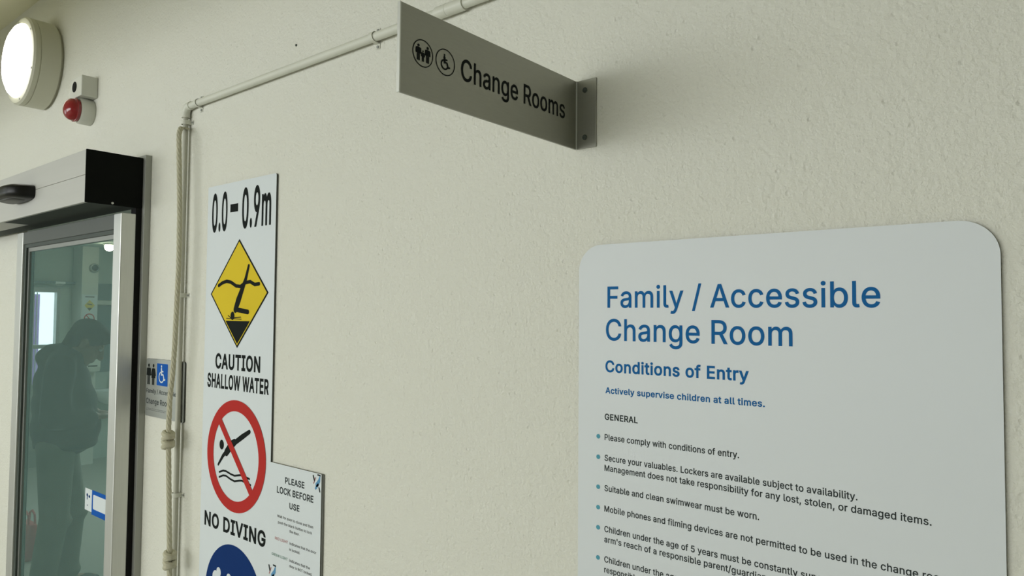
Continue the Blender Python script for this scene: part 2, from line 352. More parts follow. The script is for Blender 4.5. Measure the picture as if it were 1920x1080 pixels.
# ------------------------------------------------------------------ lettering (outlines of each letter, 1000 units per em)
GLYPHS = json.loads(r'''{"'":[206,[[78,318,70,509,136,509,128,318]]],",":[188,[[38,-119,68,71,137,71,84,-119]]],"-":[453,[[337,244,337,188,114,188,114,244]]],".":[188,[[95,-4,78,-1,63,9,53,24,50,41,53,59,63,73,78,83,95,87,113,83,128,73,138,59,141,41,138,24,128,9,113,-1]]],"/":[249,[[235,533,71,-76,14,-76,178,533]]],"0":[453,[[227,-7,191,-3,158,7,130,24,105,48,85,77,69,113,57,155,50,202,48,254,50,306,57,353,69,395,85,431,106,461,130,484,159,502,191,512,227,516,262,512,295,502,323,484,348,461,368,431,384,395,396,353,403,306,405,254,403,202,396,155,384,113,368,77,348,48,323,24,295,7,263,-3],[227,50,261,56,290,74,306,92,320,116,330,144,338,176,342,213,344,254,342,295,338,332,330,365,320,393,306,416,290,435,261,453,227,460,192,453,163,435,147,416,134,393,123,365,115,332,111,295,109,254,111,213,115,176,123,144,134,116,147,92,163,74,192,56]]],"5":[453,[[221,-7,192,-5,165,1,140,11,108,32,83,60,66,93,60,130,122,130,127,108,138,89,154,73,173,60,196,52,221,50,250,53,276,64,298,82,314,104,324,131,328,162,324,193,314,221,297,244,275,262,248,273,218,277,192,275,167,268,145,258,128,246,67,253,96,509,366,509,366,452,151,452,134,301,136,301,155,315,178,325,203,331,229,334,263,330,294,321,321,306,345,285,364,260,379,231,388,199,391,163,388,132,381,102,369,76,352,52,332,32,309,15,282,3,253,-4]]],"9":[453,[[226,516,256,513,285,506,310,494,333,478,352,458,368,434,380,408,387,378,389,347,385,309,373,270,359,240,340,207,315,168,200,0,130,0,301,248,307,248,299,234,287,221,273,210,257,202,238,196,218,195,188,197,161,203,137,214,106,237,83,269,72,294,66,321,64,352,66,382,73,411,85,436,101,459,120,479,143,494,168,506,196,513],[226,460,199,457,174,446,154,429,138,407,129,381,125,352,129,322,138,295,154,274,174,257,199,247,226,243,254,247,279,257,299,273,314,295,324,321,327,350,324,381,314,407,299,429,279,446,254,457]]],"A":[480,[[16,0,201,509,276,509,463,0,395,0,287,302,276,334,264,372,255,402,244,438,232,478,245,478,233,437,222,402,213,371,201,333,191,302,85,0],[110,142,110,199,370,199,370,142]]],"B":[456,[[60,0,60,509,241,509,274,507,304,501,329,491,359,469,381,442,394,410,398,374,395,344,387,320,373,301,356,286,336,275,315,267,315,262,339,257,363,245,385,227,402,203,414,173,418,136,413,100,400,67,377,39,344,18,317,8,284,2,247,0],[125,57,245,57,281,60,309,67,330,80,349,105,355,137,352,161,342,184,327,203,306,218,279,228,248,231,125,231],[125,285,238,285,265,288,288,296,308,309,323,326,333,348,336,372,330,403,313,429,283,446,240,452,125,452]]],"C":[510,[[267,-7,225,-3,186,7,150,25,119,49,92,79,70,115,53,157,44,203,40,254,44,305,53,352,70,393,92,429,119,459,150,484,186,501,225,512,267,516,305,513,340,504,373,490,402,471,427,447,448,418,463,385,473,348,408,348,401,373,389,395,375,413,357,428,337,440,315,449,292,454,267,456,237,453,209,445,184,432,161,414,141,391,125,364,113,332,106,295,103,254,106,213,113,177,125,145,141,117,161,94,184,76,210,63,237,56,267,53,292,55,315,60,337,69,357,81,375,96,389,114,401,136,408,160,473,160,463,124,448,91,428,62,402,38,373,19,341,5,305,-4]]],"D":[502,[[219,0,96,0,96,57,215,57,254,60,288,68,318,81,343,99,363,122,379,149,390,181,397,216,399,255,397,294,390,329,379,361,364,388,344,410,320,428,291,441,258,449,221,452,93,452,93,509,225,509,273,505,315,495,353,478,385,455,412,426,433,391,449,351,458,306,462,255,458,205,449,159,433,119,411,83,384,54,351,31,312,14,268,3],[125,509,125,0,60,0,60,509]]],"E":[419,[[60,0,60,509,372,509,372,452,125,452,125,286,355,286,355,229,125,229,125,57,375,57,375,0]]],"F":[410,[[60,0,60,509,369,509,369,452,125,452,125,278,346,278,346,221,125,221,125,0]]],"G":[520,[[269,-7,225,-3,185,7,149,25,118,49,91,79,69,116,53,157,43,203,40,254,43,305,53,352,69,393,91,429,117,459,149,484,184,501,223,512,265,516,304,513,340,504,374,489,403,469,429,445,449,416,465,384,474,349,408,349,399,372,387,393,373,411,356,427,337,439,315,448,291,454,265,456,236,453,209,445,183,432,160,414,141,392,125,364,113,332,106,295,103,254,106,213,113,177,125,145,141,117,161,95,184,76,210,63,238,56,269,53,309,57,345,71,374,93,396,123,407,147,413,173,415,202,434,199,283,199,283,256,478,256,478,200,475,160,466,124,451,91,431,62,406,38,377,19,344,5,308,-4]]],"H":[517,[[60,0,60,509,125,509,125,289,392,289,392,509,457,509,457,0,392,0,392,232,125,232,125,0]]],"I":[300,[[31,0,31,57,118,57,118,452,31,452,31,509,269,509,269,452,183,452,183,57,269,57,269,0]]],"K":[467,[[104,145,104,216,122,239,139,261,157,282,174,303,193,324,212,344,364,509,448,509,231,276,228,276],[60,0,60,509,125,509,125,334,124,225,125,193,125,0],[372,0,188,259,228,309,449,0]]],"L":[393,[[60,0,60,509,125,509,125,57,361,57,361,0]]],"M":[628,[[60,0,60,509,152,509,277,187,282,174,287,159,299,123,305,103,311,84,322,49,307,49,318,83,330,121,342,158,348,174,352,187,476,509,568,509,568,0,504,0,504,291,504,327,505,369,506,413,507,457,513,457,505,433,498,409,482,363,474,341,467,322,456,291,342,0,286,0,170,291,165,304,159,321,145,361,137,384,129,408,121,432,112,457,119,457,120,416,121,372,122,328,122,291,122,0]]],"N":[523,[[60,0,60,509,136,509,343,183,352,169,363,151,375,130,388,107,401,82,414,55,405,54,402,81,401,108,400,134,399,157,399,195,399,509,463,509,463,0,387,0,202,290,190,310,177,331,164,354,148,381,108,452,119,454,122,384,123,354,124,328,125,307,125,291,125,0]]],"O":[533,[[267,-7,225,-3,186,7,150,25,119,49,92,79,70,115,53,157,44,203,40,254,44,305,53,352,70,393,92,429,119,459,150,484,186,501,225,512,267,516,309,512,348,501,384,484,415,459,442,429,464,393,480,352,490,305,493,254,490,203,480,157,464,115,442,79,415,49,384,25,348,7,309,-3],[267,53,296,55,324,63,349,76,372,94,392,116,408,144,420,176,428,213,430,254,428,295,420,332,408,365,392,392,372,415,349,433,324,446,296,453,267,456,237,453,210,445,184,433,161,415,142,392,125,364,113,332,106,295,103,254,106,213,113,176,125,144,142,117,161,94,184,76,210,63,237,55]]],"P":[445,[[60,0,60,509,235,509,272,506,305,499,332,487,356,471,375,452,390,430,400,404,407,377,409,348,407,318,400,291,390,265,375,243,356,223,332,207,305,195,272,188,235,186,109,186,109,242,233,242,269,246,297,256,318,272,333,294,342,319,344,348,342,376,333,402,318,423,297,439,268,449,232,452,125,452,125,0]]],"R":[449,[[60,0,60,509,236,509,273,506,305,500,333,489,367,465,390,433,401,408,407,381,409,352,407,323,401,296,390,271,367,240,333,217,305,206,273,200,236,198,96,198,96,255,234,255,269,258,298,267,319,281,334,300,342,324,345,352,342,380,334,405,319,425,298,440,269,449,233,452,125,452,125,0],[353,0,230,229,303,229,428,0]]],"S":[447,[[224,-9,188,-7,156,-1,128,9,102,23,81,40,64,60,51,83,42,109,38,137,104,137,110,110,123,88,142,71,166,59,194,52,224,49,257,52,286,60,311,74,329,92,341,114,346,139,342,161,332,179,316,193,296,205,272,214,245,222,184,239,145,253,112,269,86,289,67,313,56,341,52,372,58,413,75,448,92,468,113,484,138,498,165,508,195,514,227,516,259,514,289,508,316,498,351,476,377,449,394,415,401,378,337,378,326,412,302,437,280,449,254,456,225,459,194,456,167,448,145,435,129,418,118,398,115,376,119,352,131,334,148,319,169,308,191,300,212,293,264,279,287,272,312,264,336,252,359,238,379,220,395,198,405,171,408,139,403,99,386,64,370,43,349,25,323,11,294,0,261,-7]]],"T":[449,[[32,452,32,509,417,509,417,452,257,452,257,0,193,0,193,452]]],"U":[517,[[259,-8,220,-6,186,2,154,15,126,33,103,55,85,80,71,108,63,140,60,173,60,509,124,509,124,178,128,144,141,113,160,87,187,68,220,56,259,52,298,56,331,68,357,87,377,113,389,144,393,178,393,509,457,509,457,173,454,140,446,108,433,80,414,55,391,33,363,15,332,2,297,-6]]],"V":[480,[[204,0,16,509,84,509,192,206,203,176,215,137,225,106,236,71,248,31,235,31,247,71,257,107,267,138,279,176,290,206,395,509,463,509,278,0]]],"W":[686,[[155,0,16,509,82,509,163,196,170,171,175,145,181,120,187,94,192,67,197,40,189,40,194,67,200,94,205,120,211,145,218,171,224,196,306,509,380,509,462,196,468,171,474,145,480,120,486,94,492,67,497,40,488,40,493,67,499,94,504,120,510,145,523,196,603,509,670,509,530,0,455,0,368,323,359,356,351,391,346,417,341,445,336,475,350,475,345,446,340,420,335,395,327,359,318,323,230,0]]],"a":[389,[[160,-9,126,-5,94,5,68,22,48,45,35,73,30,108,34,138,43,161,58,179,78,193,100,203,125,211,152,216,178,220,209,224,234,227,252,230,265,235,273,243,276,255,276,257,273,279,267,297,256,311,240,322,220,329,196,331,171,329,149,322,132,313,118,301,107,288,100,274,41,291,57,322,79,346,104,364,133,375,163,382,194,384,215,383,239,379,263,372,286,360,306,343,322,320,333,290,337,251,337,0,277,0,277,52,272,52,264,38,252,25,236,12,215,1,190,-6],[170,45,202,49,228,59,248,74,263,93,272,115,276,138,276,190,270,186,259,182,246,179,231,176,216,173,200,171,175,168,154,164,134,159,117,150,103,139,95,124,92,105,94,87,102,72,114,61,130,52,149,47]]],"b":[424,[[229,-8,198,-5,172,4,153,17,138,31,127,46,118,59,112,59,112,0,53,0,53,509,114,509,114,319,118,319,127,331,137,346,152,360,171,373,197,381,229,384,259,382,287,374,313,361,335,342,354,320,370,293,381,261,388,227,390,189,388,151,381,116,370,84,355,57,336,34,313,16,288,3,260,-6],[220,47,253,51,279,66,301,88,316,117,325,151,328,189,325,227,316,261,301,290,280,311,253,325,220,330,188,325,161,312,140,291,125,263,116,229,113,189,116,150,125,115,140,86,162,65,188,51]]],"c":[396,[[207,-8,174,-5,144,3,117,16,93,35,72,58,56,85,44,116,37,150,34,187,37,225,44,260,56,291,72,318,93,341,117,360,144,374,174,382,207,384,234,383,260,377,284,368,305,356,324,341,340,322,353,301,362,277,303,262,298,276,290,289,281,301,270,311,257,319,242,325,226,329,207,330,173,325,145,310,124,287,108,258,99,224,96,187,99,151,108,117,124,89,145,66,173,51,207,46,226,48,243,52,258,58,271,66,282,76,292,89,299,102,304,117,363,102,354,78,341,56,325,37,306,21,285,9,261,-1,235,-6]]],"d":[424,[[195,-8,165,-6,137,3,111,16,89,34,70,57,55,84,43,116,36,151,34,189,36,227,43,261,55,293,70,320,89,342,112,361,137,374,165,382,196,384,228,381,253,373,272,360,287,346,298,331,306,319,311,319,311,509,372,509,372,0,313,0,313,59,307,59,298,46,287,31,272,17,252,4,227,-5],[205,47,236,51,263,65,284,86,299,115,309,150,312,189,309,229,300,263,284,291,263,312,237,325,205,330,172,325,145,311,124,290,108,261,99,227,96,189,99,151,109,117,124,88,145,66,172,51]]],"e":[404,[[212,-8,177,-5,145,3,117,16,92,35,72,58,56,85,44,116,37,150,34,187,36,224,44,258,55,290,71,317,91,340,115,359,142,373,172,382,205,384,236,382,266,374,294,361,319,341,341,315,357,282,365,256,370,227,371,194,371,169,75,169,75,221,338,221,310,202,307,237,298,269,283,294,263,314,237,326,205,330,173,326,146,313,125,294,109,270,99,241,96,211,96,178,100,139,110,106,128,80,151,61,179,50,212,46,234,48,254,53,271,61,285,73,297,88,306,105,365,91,353,63,335,39,311,19,283,4,249,-5]]],"f":[254,[[228,379,228,327,6,327,6,379],[81,0,81,432,84,461,96,486,113,505,135,519,161,527,187,530,207,529,222,527,234,524,243,521,227,468,215,472,206,473,195,474,171,470,154,460,145,443,142,419,142,0]]],"g":[425,[[207,-151,168,-148,134,-140,105,-127,82,-110,64,-91,51,-69,101,-41,110,-53,122,-66,136,-78,154,-88,178,-95,207,-97,249,-92,282,-75,304,-47,311,-6,311,68,306,68,298,56,287,41,272,28,252,16,227,8,195,5,165,7,138,14,113,27,90,43,71,65,55,90,43,120,36,154,34,191,36,229,43,263,55,293,71,320,90,342,112,361,138,374,166,382,196,384,228,382,253,373,273,360,288,346,299,331,308,319,313,319,313,379,372,379,372,-9,370,-40,363,-67,350,-90,324,-117,291,-136,265,-144,237,-149],[205,59,237,63,264,75,285,95,300,121,309,154,312,193,309,231,300,264,285,291,264,312,237,325,205,330,172,325,145,312,124,290,109,262,99,229,96,193,99,155,109,123,124,96,145,76,172,63]]],"h":[410,[[114,227,114,0,53,0,53,509,114,509,114,287,102,287,116,319,132,344,152,362,187,379,227,384,264,380,295,369,321,349,341,321,350,298,355,271,357,240,357,0,296,0,296,235,290,275,273,304,246,323,210,329,184,326,161,317,141,303,126,283,117,257]]],"i":[167,[[53,0,53,379,114,379,114,0],[84,443,67,446,54,455,44,468,41,483,44,499,54,512,67,521,84,524,100,521,114,512,123,499,126,483,123,468,114,455,100,446]]],"j":[167,[[53,379,114,379,114,-30,111,-63,102,-90,86,-113,65,-129,37,-139,4,-143,-10,-143,-10,-87,2,-87,25,-83,40,-72,50,-54,53,-29],[83,443,67,446,53,455,44,468,41,483,44,499,53,512,67,521,83,524,100,521,114,512,123,499,126,483,123,468,114,455,100,446]]],"k":[381,[[110,137,110,212,121,212,284,379,360,379,184,199,177,199],[53,0,53,509,114,509,114,0],[294,0,148,186,191,229,372,0]]],"l":[189,[[139,-2,101,3,74,20,58,47,53,84,53,509,114,509,114,99,115,77,120,62,130,54,146,52,160,53,170,54,181,3,172,1,162,-1,151,-2]]],"m":[610,[[53,0,53,379,112,379,112,295,108,295,118,323,132,346,151,363,172,376,195,384,219,386,257,380,287,361,309,331,321,295,312,295,322,321,337,343,357,361,381,375,407,383,437,386,468,383,497,372,522,354,541,328,553,296,557,255,557,0,496,0,496,254,490,289,473,313,447,326,419,330,395,328,374,320,358,307,345,290,338,270,335,247,335,0,274,0,274,260,269,288,253,311,229,326,199,330,178,328,158,320,140,307,126,289,117,266,114,238,114,0]]],"n":[410,[[114,227,114,0,53,0,53,379,112,379,112,287,102,287,116,319,132,344,152,362,187,379,227,384,264,380,295,369,321,349,341,321,350,298,355,271,357,240,357,0,296,0,296,235,290,275,273,304,246,323,210,329,184,326,161,317,141,303,126,283,117,257]]],"o":[415,[[207,-8,174,-5,144,3,117,16,93,35,72,58,56,85,44,116,37,150,34,187,37,225,44,260,56,291,72,318,93,341,117,360,144,374,174,382,207,384,241,382,271,374,299,360,323,341,343,318,359,291,371,260,379,225,381,187,379,150,371,116,359,85,343,58,323,35,299,16,271,3,241,-5],[207,46,242,51,270,66,292,89,307,117,316,151,319,187,316,224,307,258,292,287,270,310,242,325,207,330,173,325,145,310,124,287,108,258,99,224,96,187,99,151,108,117,124,89,145,66,173,51]]],"p":[424,[[53,-143,53,379,112,379,112,319,118,319,126,331,137,346,152,360,171,373,197,381,229,384,259,382,287,374,313,361,335,342,354,320,370,293,381,261,388,227,390,189,388,151,381,116,370,84,355,57,336,34,313,16,288,3,260,-6,229,-8,198,-5,173,4,153,17,138,31,127,46,118,59,114,59,114,-143],[220,47,253,51,279,66,301,88,316,117,325,151,328,189,325,227,316,261,301,290,280,311,253,325,220,330,188,325,161,312,140,291,125,263,116,229,113,189,116,150,125,115,140,86,162,65,188,51]]],"r":[259,[[53,0,53,379,112,379,112,321,115,321,130,347,152,367,181,380,213,385,229,384,243,384,243,322,230,324,219,325,207,326,182,323,159,315,140,301,126,284,117,262,114,237,114,0]]],"s":[365,[[182,-8,145,-5,112,3,84,18,62,38,45,63,36,94,94,107,105,79,124,60,150,49,181,45,217,50,244,62,262,81,268,103,265,121,254,136,237,147,212,155,149,170,118,180,92,192,72,208,53,237,47,274,51,305,65,332,87,354,115,370,149,381,187,384,223,381,254,372,279,358,299,339,314,316,324,290,268,277,258,298,243,316,219,328,187,333,156,329,131,317,114,299,109,277,112,258,124,243,144,232,172,223,229,209,261,200,287,187,306,171,325,142,331,107,326,75,312,47,290,24,260,6,223,-5]]],"t":[227,[[204,379,204,327,6,327,6,379],[65,471,126,471,126,98,128,76,136,61,150,53,170,50,185,51,202,54,213,2,203,-1,192,-3,180,-4,168,-4,138,-1,113,7,92,21,72,52,65,93]]],"u":[410,[[182,-5,146,-1,115,11,89,31,69,59,60,82,54,109,53,139,53,379,114,379,114,144,119,105,137,75,164,56,200,50,226,53,249,62,268,77,283,97,293,122,296,153,296,379,357,379,357,0,298,0,298,92,307,92,294,60,277,35,257,17,222,0]]],"v":[389,[[163,0,17,379,84,379,165,155,177,121,187,87,196,53,206,21,184,21,194,53,203,87,213,121,224,155,305,379,371,379,226,0]]],"w":[567,[[138,0,23,379,87,379,133,214,143,177,154,137,161,107,168,75,175,41,165,41,172,74,179,105,186,135,192,163,199,189,206,214,252,379,316,379,362,214,368,189,375,163,382,136,388,106,395,75,402,41,391,41,399,75,406,106,413,135,420,163,427,189,434,214,480,379,545,379,429,0,368,0,319,172,305,225,297,252,291,280,277,338,291,338,277,280,270,252,263,225,255,198,248,172,199,0]]],"y":[389,[[47,-139,61,-86,71,-87,88,-90,104,-89,118,-84,130,-74,141,-58,151,-36,163,-1,17,379,84,379,165,155,177,121,187,87,196,53,206,21,184,21,193,53,202,87,212,121,224,155,305,379,371,379,204,-58,191,-85,177,-107,159,-124,139,-136,117,-143,91,-145,77,-145,65,-143,54,-141]]]," ":[188,[]]}''')
CAP = max(GLYPHS['E'][1][0][1::2])

def _grow(c, d):
    """shift an outline sideways by d (outer outlines run anticlockwise, holes clockwise)"""
    out = []; n = len(c)
    for k in range(n):
        p, a, b = Vector(c[k]), Vector(c[k-1]), Vector(c[(k+1) % n])
        e0, e1 = (p-a).normalized(), (b-p).normalized()
        n0, n1 = Vector((e0.y, -e0.x)), Vector((e1.y, -e1.x)); m_ = (n0+n1)
        if m_.length < 0.2: m_ = n0
        m_ = m_.normalized(); out.append(tuple(p + m_*d/max(0.45, m_.dot(n0))))
    return out
_CACHE = {}
def glyph_shape(ch, bold):
    """triangles of one letter"""
    key = (ch, bold)
    if key in _CACHE: return _CACHE[key]
    cs = [[(c[k], c[k+1]) for k in range(0, len(c), 2)] for c in GLYPHS[ch][1]]
    cs = [[p for k, p in enumerate(c) if p != c[k-1]] for c in cs]
    big = max(cs, key=lambda c: abs(_area(c))); sgn = 1 if _area(big) > 0 else -1
    if sgn < 0: cs = [c[::-1] for c in cs]
    loops = [_grow(c, bold*10.0) for c in cs]
    V, T = fill(loops, 1e-4, cs)
    _CACHE[key] = (V, T)
    return V, T

def write(name, text, x0, x1, base, cap, P, m, parent, bold=0.0, label=None, track=0.0):
    """one line of lettering from x0 to x1 on baseline base, capitals cap high"""
    pen = 0.0; V, T = [], []
    for ch in text:
        adv = GLYPHS[ch][0]
        if ch != ' ':
            v, t = glyph_shape(ch, bold); b0 = len(V)
            V += [(p[0] + pen, p[1]) for p in v]; T += [tuple(b0 + q for q in tt) for tt in t]
        pen += adv + track + bold*14.0
    lo = min(p[0] for p in V); hi = max(p[0] for p in V); b = bold*10.0
    kx = (x1 - x0)/(hi - lo); kz = cap/(CAP + 2*b)
    me = bpy.data.meshes.new(name)
    me.from_pydata([P(x0 + (p[0]-lo)*kx, base + (p[1]+b)*kz) for p in V], [], T); me.update()
    return link(name, me, m, parent, label)

# ------------------------------------------------------------------ the setting
def struct(o): o['kind'] = 'structure'; return o
WT = 0.04                                    # thickness of the partition wall
OX0, OX1, OZ = -4.095, -2.80, 2.02            # doorway
bm = bmesh.new()
box_bm((-10, 0, 0), (OX0, WT, 3.5), bm); box_bm((OX0, 0, OZ), (OX1, WT, 3.5), bm); box_bm((OX1, 0, 0), (4, WT, 3.5), bm)
bmesh.ops.remove_doubles(bm, verts=bm.verts, dist=1e-5)
struct(finish(bm, 'wall_back', M_['wall']))
struct(box('floor', (-10, -7, -0.1), (4, 3.4, 0), M_['floor']))
struct(box('ceiling', (-10, -7, 3.10), (4, 0, 3.2), M_['ceiling']))
struct(box('added_shade_beam', (-9.5, -1.75, 2.55), (4, -1.45, 3.10), M_['plain_wall']))  # unseen beam added to block window light from the upper wall
struct(box('wall_right', (4, -7, 0), (4.1, 0, 3.2), M_['plain_wall']))
bm = bmesh.new()
box_bm((-10, -6.6, 0), (4, -6.5, 0.95), bm); box_bm((-10, -6.6, 2.95), (4, -6.5, 3.2), bm)
box_bm((-10, -6.6, 0.95), (-7.9, -6.5, 2.95), bm); box_bm((0.0, -6.6, 0.95), (4, -6.5, 2.95), bm)
struct(finish(bm, 'wall_front', M_['plain_wall']))
bm = bmesh.new()
for k in range(5): box_bm((-7.9 + k*1.9525, -6.59, 0.95), (-7.9 + k*1.9525 + 0.09, -6.51, 2.95), bm)
struct(finish(bm, 'added_window_1', M_['alu']))  # bars of the added window opening, out of view
bm = bmesh.new()
box_bm((-9.6, -6.5, 0), (-9.5, 0, 0.9), bm); box_bm((-9.6, -6.5, 2.9), (-9.5, 0, 3.2), bm)
box_bm((-9.6, -6.5, 0.9), (-9.5, -6.4, 2.9), bm); box_bm((-9.6, -4.0, 0.9), (-9.5, 0, 2.9), bm)
struct(finish(bm, 'wall_left', M_['plain_wall']))
# the change room behind the sliding door
bm = bmesh.new()
DY0, DY1, DZ = 1.29, 1.64, 1.86
box_bm((-8.6, WT, 0), (-8.5, DY0, 2.3), bm); box_bm((-8.6, DY1, 0), (-8.5, 3.3, 2.3), bm); box_bm((-8.6, DY0, DZ), (-8.5, DY1, 2.3), bm)
struct(finish(bm, 'wall_far', M_['room']))
struct(box('wall_rear', (-8.6, 3.3, 0), (-1.6, 3.4, 2.3), M_['room']))
struct(box('wall_side', (-1.7, WT, 0), (-1.6, 3.3, 2.3), M_['room']))
struct(box('ceiling_change_room', (-8.6, WT, 2.3), (-1.6, 3.4, 2.4), M_['room']))
struct(box('wall_column', (-8.5, 1.755, 0), (-8.25, 1.915, 2.3), M_['plain_wall']))
struct(box('trim_2', (-8.5, 0.06, 1.895), (-8.42, 1.755, 1.925), M_['dark_panel'], bevel=0.004))
d2 = struct(bpy.data.objects.new('door_2', None)); COL.objects.link(d2); d2.location = (-8.55, 1.46, 0)
bm = bmesh.new()
for (a, b) in ((DY0, DY0+0.02), (DY0+0.085, DY0+0.115), (DY1-0.03, DY1)): box_bm((-8.58, a, 0), (-8.50, b, DZ), bm)
box_bm((-8.578, DY0, DZ-0.05), (-8.502, DY1, DZ), bm); box_bm((-8.578, DY0, 1.22), (-8.502, DY1, 1.26), bm); box_bm((-8.578, DY0, 0), (-8.502, DY1, 0.85), bm)
finish(bm, 'door_frame', M_['alu_dark'], d2)
box('door_pane', (-8.545, DY0, 0.84), (-8.54, DY1, DZ-0.04), M_['clear'], d2)

# ------------------------------------------------------------------ sliding door: leaf, jamb, operator, sensor, sticker
LZ = 1.955
d1 = struct(bpy.data.objects.new('door_1', None)); COL.objects.link(d1); d1.location = (-3.21, -0.07, 0.0)
LX0, LX1 = -3.767, -2.658
box('stile', (LX0, -0.094, 0.02), (-3.69, -0.044, LZ), M_['alu'], d1, 0.003)
box('stile', (-2.722, -0.094, 0.02), (LX1, -0.044, LZ), M_['alu'], d1, 0.003)
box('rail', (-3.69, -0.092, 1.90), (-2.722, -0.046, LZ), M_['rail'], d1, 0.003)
box('rail', (-3.69, -0.092, 0.02), (-2.722, -0.046, 0.12), M_['alu'], d1, 0.003)
bm = bmesh.new()
box_bm((-3.69, -0.086, 0.12), (-3.668, -0.052, 1.90), bm); box_bm((-2.727, -0.086, 0.12), (-2.722, -0.052, 1.90), bm)
box_bm((-3.668, -0.086, 1.885), (-2.727, -0.052, 1.90), bm); box_bm((-3.668, -0.086, 0.12), (-2.727, -0.052, 0.135), bm)
finish(bm, 'gasket', M_['gasket'], d1)
bm = bmesh.new()
box_bm((-3.668, -0.078, 0.135), (-3.652, -0.060, 1.885), bm); box_bm((-3.652, -0.078, 1.868), (-2.727, -0.060, 1.885), bm)
finish(bm, 'glazing_bead', M_['alu_dark'], d1)
bm = bmesh.new()
v = [bm.verts.new(p) for p in ((-3.66, -0.070, 0.125), (-2.72, -0.070, 0.125), (-2.72, -0.070, 1.88), (-3.66, -0.070, 1.88))]
bm.faces.new(v); finish(bm, 'glass_pane', M_['glass'], d1)
box('brush_seal', (-2.70, -0.044, 0.0), (-2.6615, -0.0235, 1.977), M_['rubber'], d1)
t1 = struct(bpy.data.objects.new('trim_1', None)); COL.objects.link(t1); t1.location = (-2.69, 0, 0)
box('jamb', (-2.74, -0.023, 0.0), (-2.643, 0.0, 2.172), M_['jamb'], t1, 0.002)

op = thing('door_operator', 'long pale metal sliding door header with black end cap above green glass door', 'door operator', (-3.7, 0, 1.978))
HX0, HX1, HY, HZ0, HZ1 = -5.2, -2.664, -0.211, 1.978, 2.160
bm = bmesh.new()
box_bm((HX0, HY, 2.0735), (HX1, 0.0, HZ1), bm); finish(bm, 'upper_cover', M_['header'], op, bevel=0.0012)
bm = bmesh.new()
box_bm((HX0, HY, HZ0), (HX1, HY+0.012, 2.0725), bm); finish(bm, 'lower_cover', M_['header'], op, bevel=0.0012)
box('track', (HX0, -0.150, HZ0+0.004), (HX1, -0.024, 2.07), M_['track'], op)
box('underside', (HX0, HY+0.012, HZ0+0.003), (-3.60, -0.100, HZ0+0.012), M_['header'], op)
box('dark_underside', (-3.60, HY+0.012, HZ0+0.003), (HX1, -0.100, HZ0+0.012), M_['track'], op)  # this part of the underside is coloured darker than the left
box('end_cap', (HX1, -0.2125, HZ0-0.001), (-2.658, -0.0235, HZ1+0.001), M_['black'], op, 0.002)
finish(lathe_bm([(0.004, 0), (0.004, 0.002), (0, 0.003)], (-2.658, -0.125, HZ0+0.006), 'X', 12), 'screw', M_['alu'], op)

sn = thing('motion_sensor', 'black oval motion sensor on the door header', 'sensor', (-3.36, HY, 2.063))
def dome(x0, x1, z0, z1, y, depth, m, name, par, px=2.6, n=40, k=10, skew=0.0):
    bm = bmesh.new(); cx, cz, a, b = (x0+x1)/2, (z0+z1)/2, (x1-x0)/2, (z1-z0)/2; rings = []
    for j in range(k+1):
        t = j/k*math.pi/2; s = math.cos(t)**0.45 if j < k else 0; d = math.sin(t)**0.8
        if j == k: rings.append([bm.verts.new((cx, y-depth, cz+skew))]); break
        rg = []
        for i in range(n):
            th = 2*math.pi*i/n; c, s2 = math.cos(th), math.sin(th)
            rg.append(bm.verts.new((cx + a*s*math.copysign(abs(c)**(2/px), c), y - depth*d, cz + skew*d + b*s*math.copysign(abs(s2)**(2/px), s2))))
        rings.append(rg)
    for r0, r1 in zip(rings[:-1], rings[1:]):
        for i in range(n):
            j = (i+1) % n
            if len(r1) == 1: bm.faces.new((r0[i], r0[j], r1[0]))
            else: bm.faces.new((r0[i], r0[j], r1[j], r1[i]))
    bm.faces.new(rings[0])
    return finish(bm, name, m, par, smooth=True)
dome(-3.40, -3.155, 2.034, 2.096, HY, 0.088, M_['black_gloss'], 'housing', sn, px=4.0)
dome(-3.375, -3.20, 2.029, 2.050, HY-0.020, 0.050, M_['smoked'], 'lens', sn)

st = thing('door_sticker', 'blue and white square sticker on the green glass door', 'sticker', (-2.85, -0.0705, 0.86))
PS = on_wall(-0.0712)
flat('white_strip', [rect(-2.966, 0.858, -2.902, 0.939)], PS, M_['sign_white'], st)
flat('blue_field', [rect(-2.902, 0.850, -2.73, 0.940)], PS, M_['access_blue'], st)
flat('white_window', [rounded(-2.889, 0.872, -2.735, 0.925, 0.006, 4)], on_wall(-0.0716), M_['sign_white'], st)
flat('mark', [disc(-2.945, 0.915, 0.007, 0.006), disc(-2.925, 0.912, 0.008, 0.005), rect(-2.948, 0.898, -2.942, 0.915), rect(-2.945, 0.876, -2.936, 0.879)], on_wall(-0.0716), M_['navy'], st)

# ------------------------------------------------------------------ round wall light
lc = (-3.742, 0, 2.735); LR = 0.197; LH = 0.118
wl = thing('wall_light', 'big round cream wall light, lit white, high beside the ceiling', 'wall light', lc)
finish(lathe_bm([(LR-0.012, 0), (LR-0.012, 0.012), (LR, 0.012), (LR, LH-0.030), (LR-0.0025, LH-0.029), (LR-0.0025, LH-0.026), (LR, LH-0.025), (LR, LH-0.008), (LR-0.007, LH)], lc, 'Y', 96), 'housing', M_['lamp_body'], wl, smooth=True)
finish(lathe_bm([(LR-0.007, LH), (LR-0.029, LH+0.001), (LR-0.031, LH-0.006)], lc, 'Y', 96), 'bezel', M_['lamp_body'], wl, smooth=True)
finish(lathe_bm([(LR-0.0305, LH-0.004), (LR-0.031, LH+0.006), (0.155, LH+0.020), (0.13, LH+0.033), (0.09, LH+0.043), (0.045, LH+0.048), (0.0, LH+0.050)], lc, 'Y', 96), 'diffuser', M_['diffuser'], wl, smooth=True, label='glowing white opal diffuser')
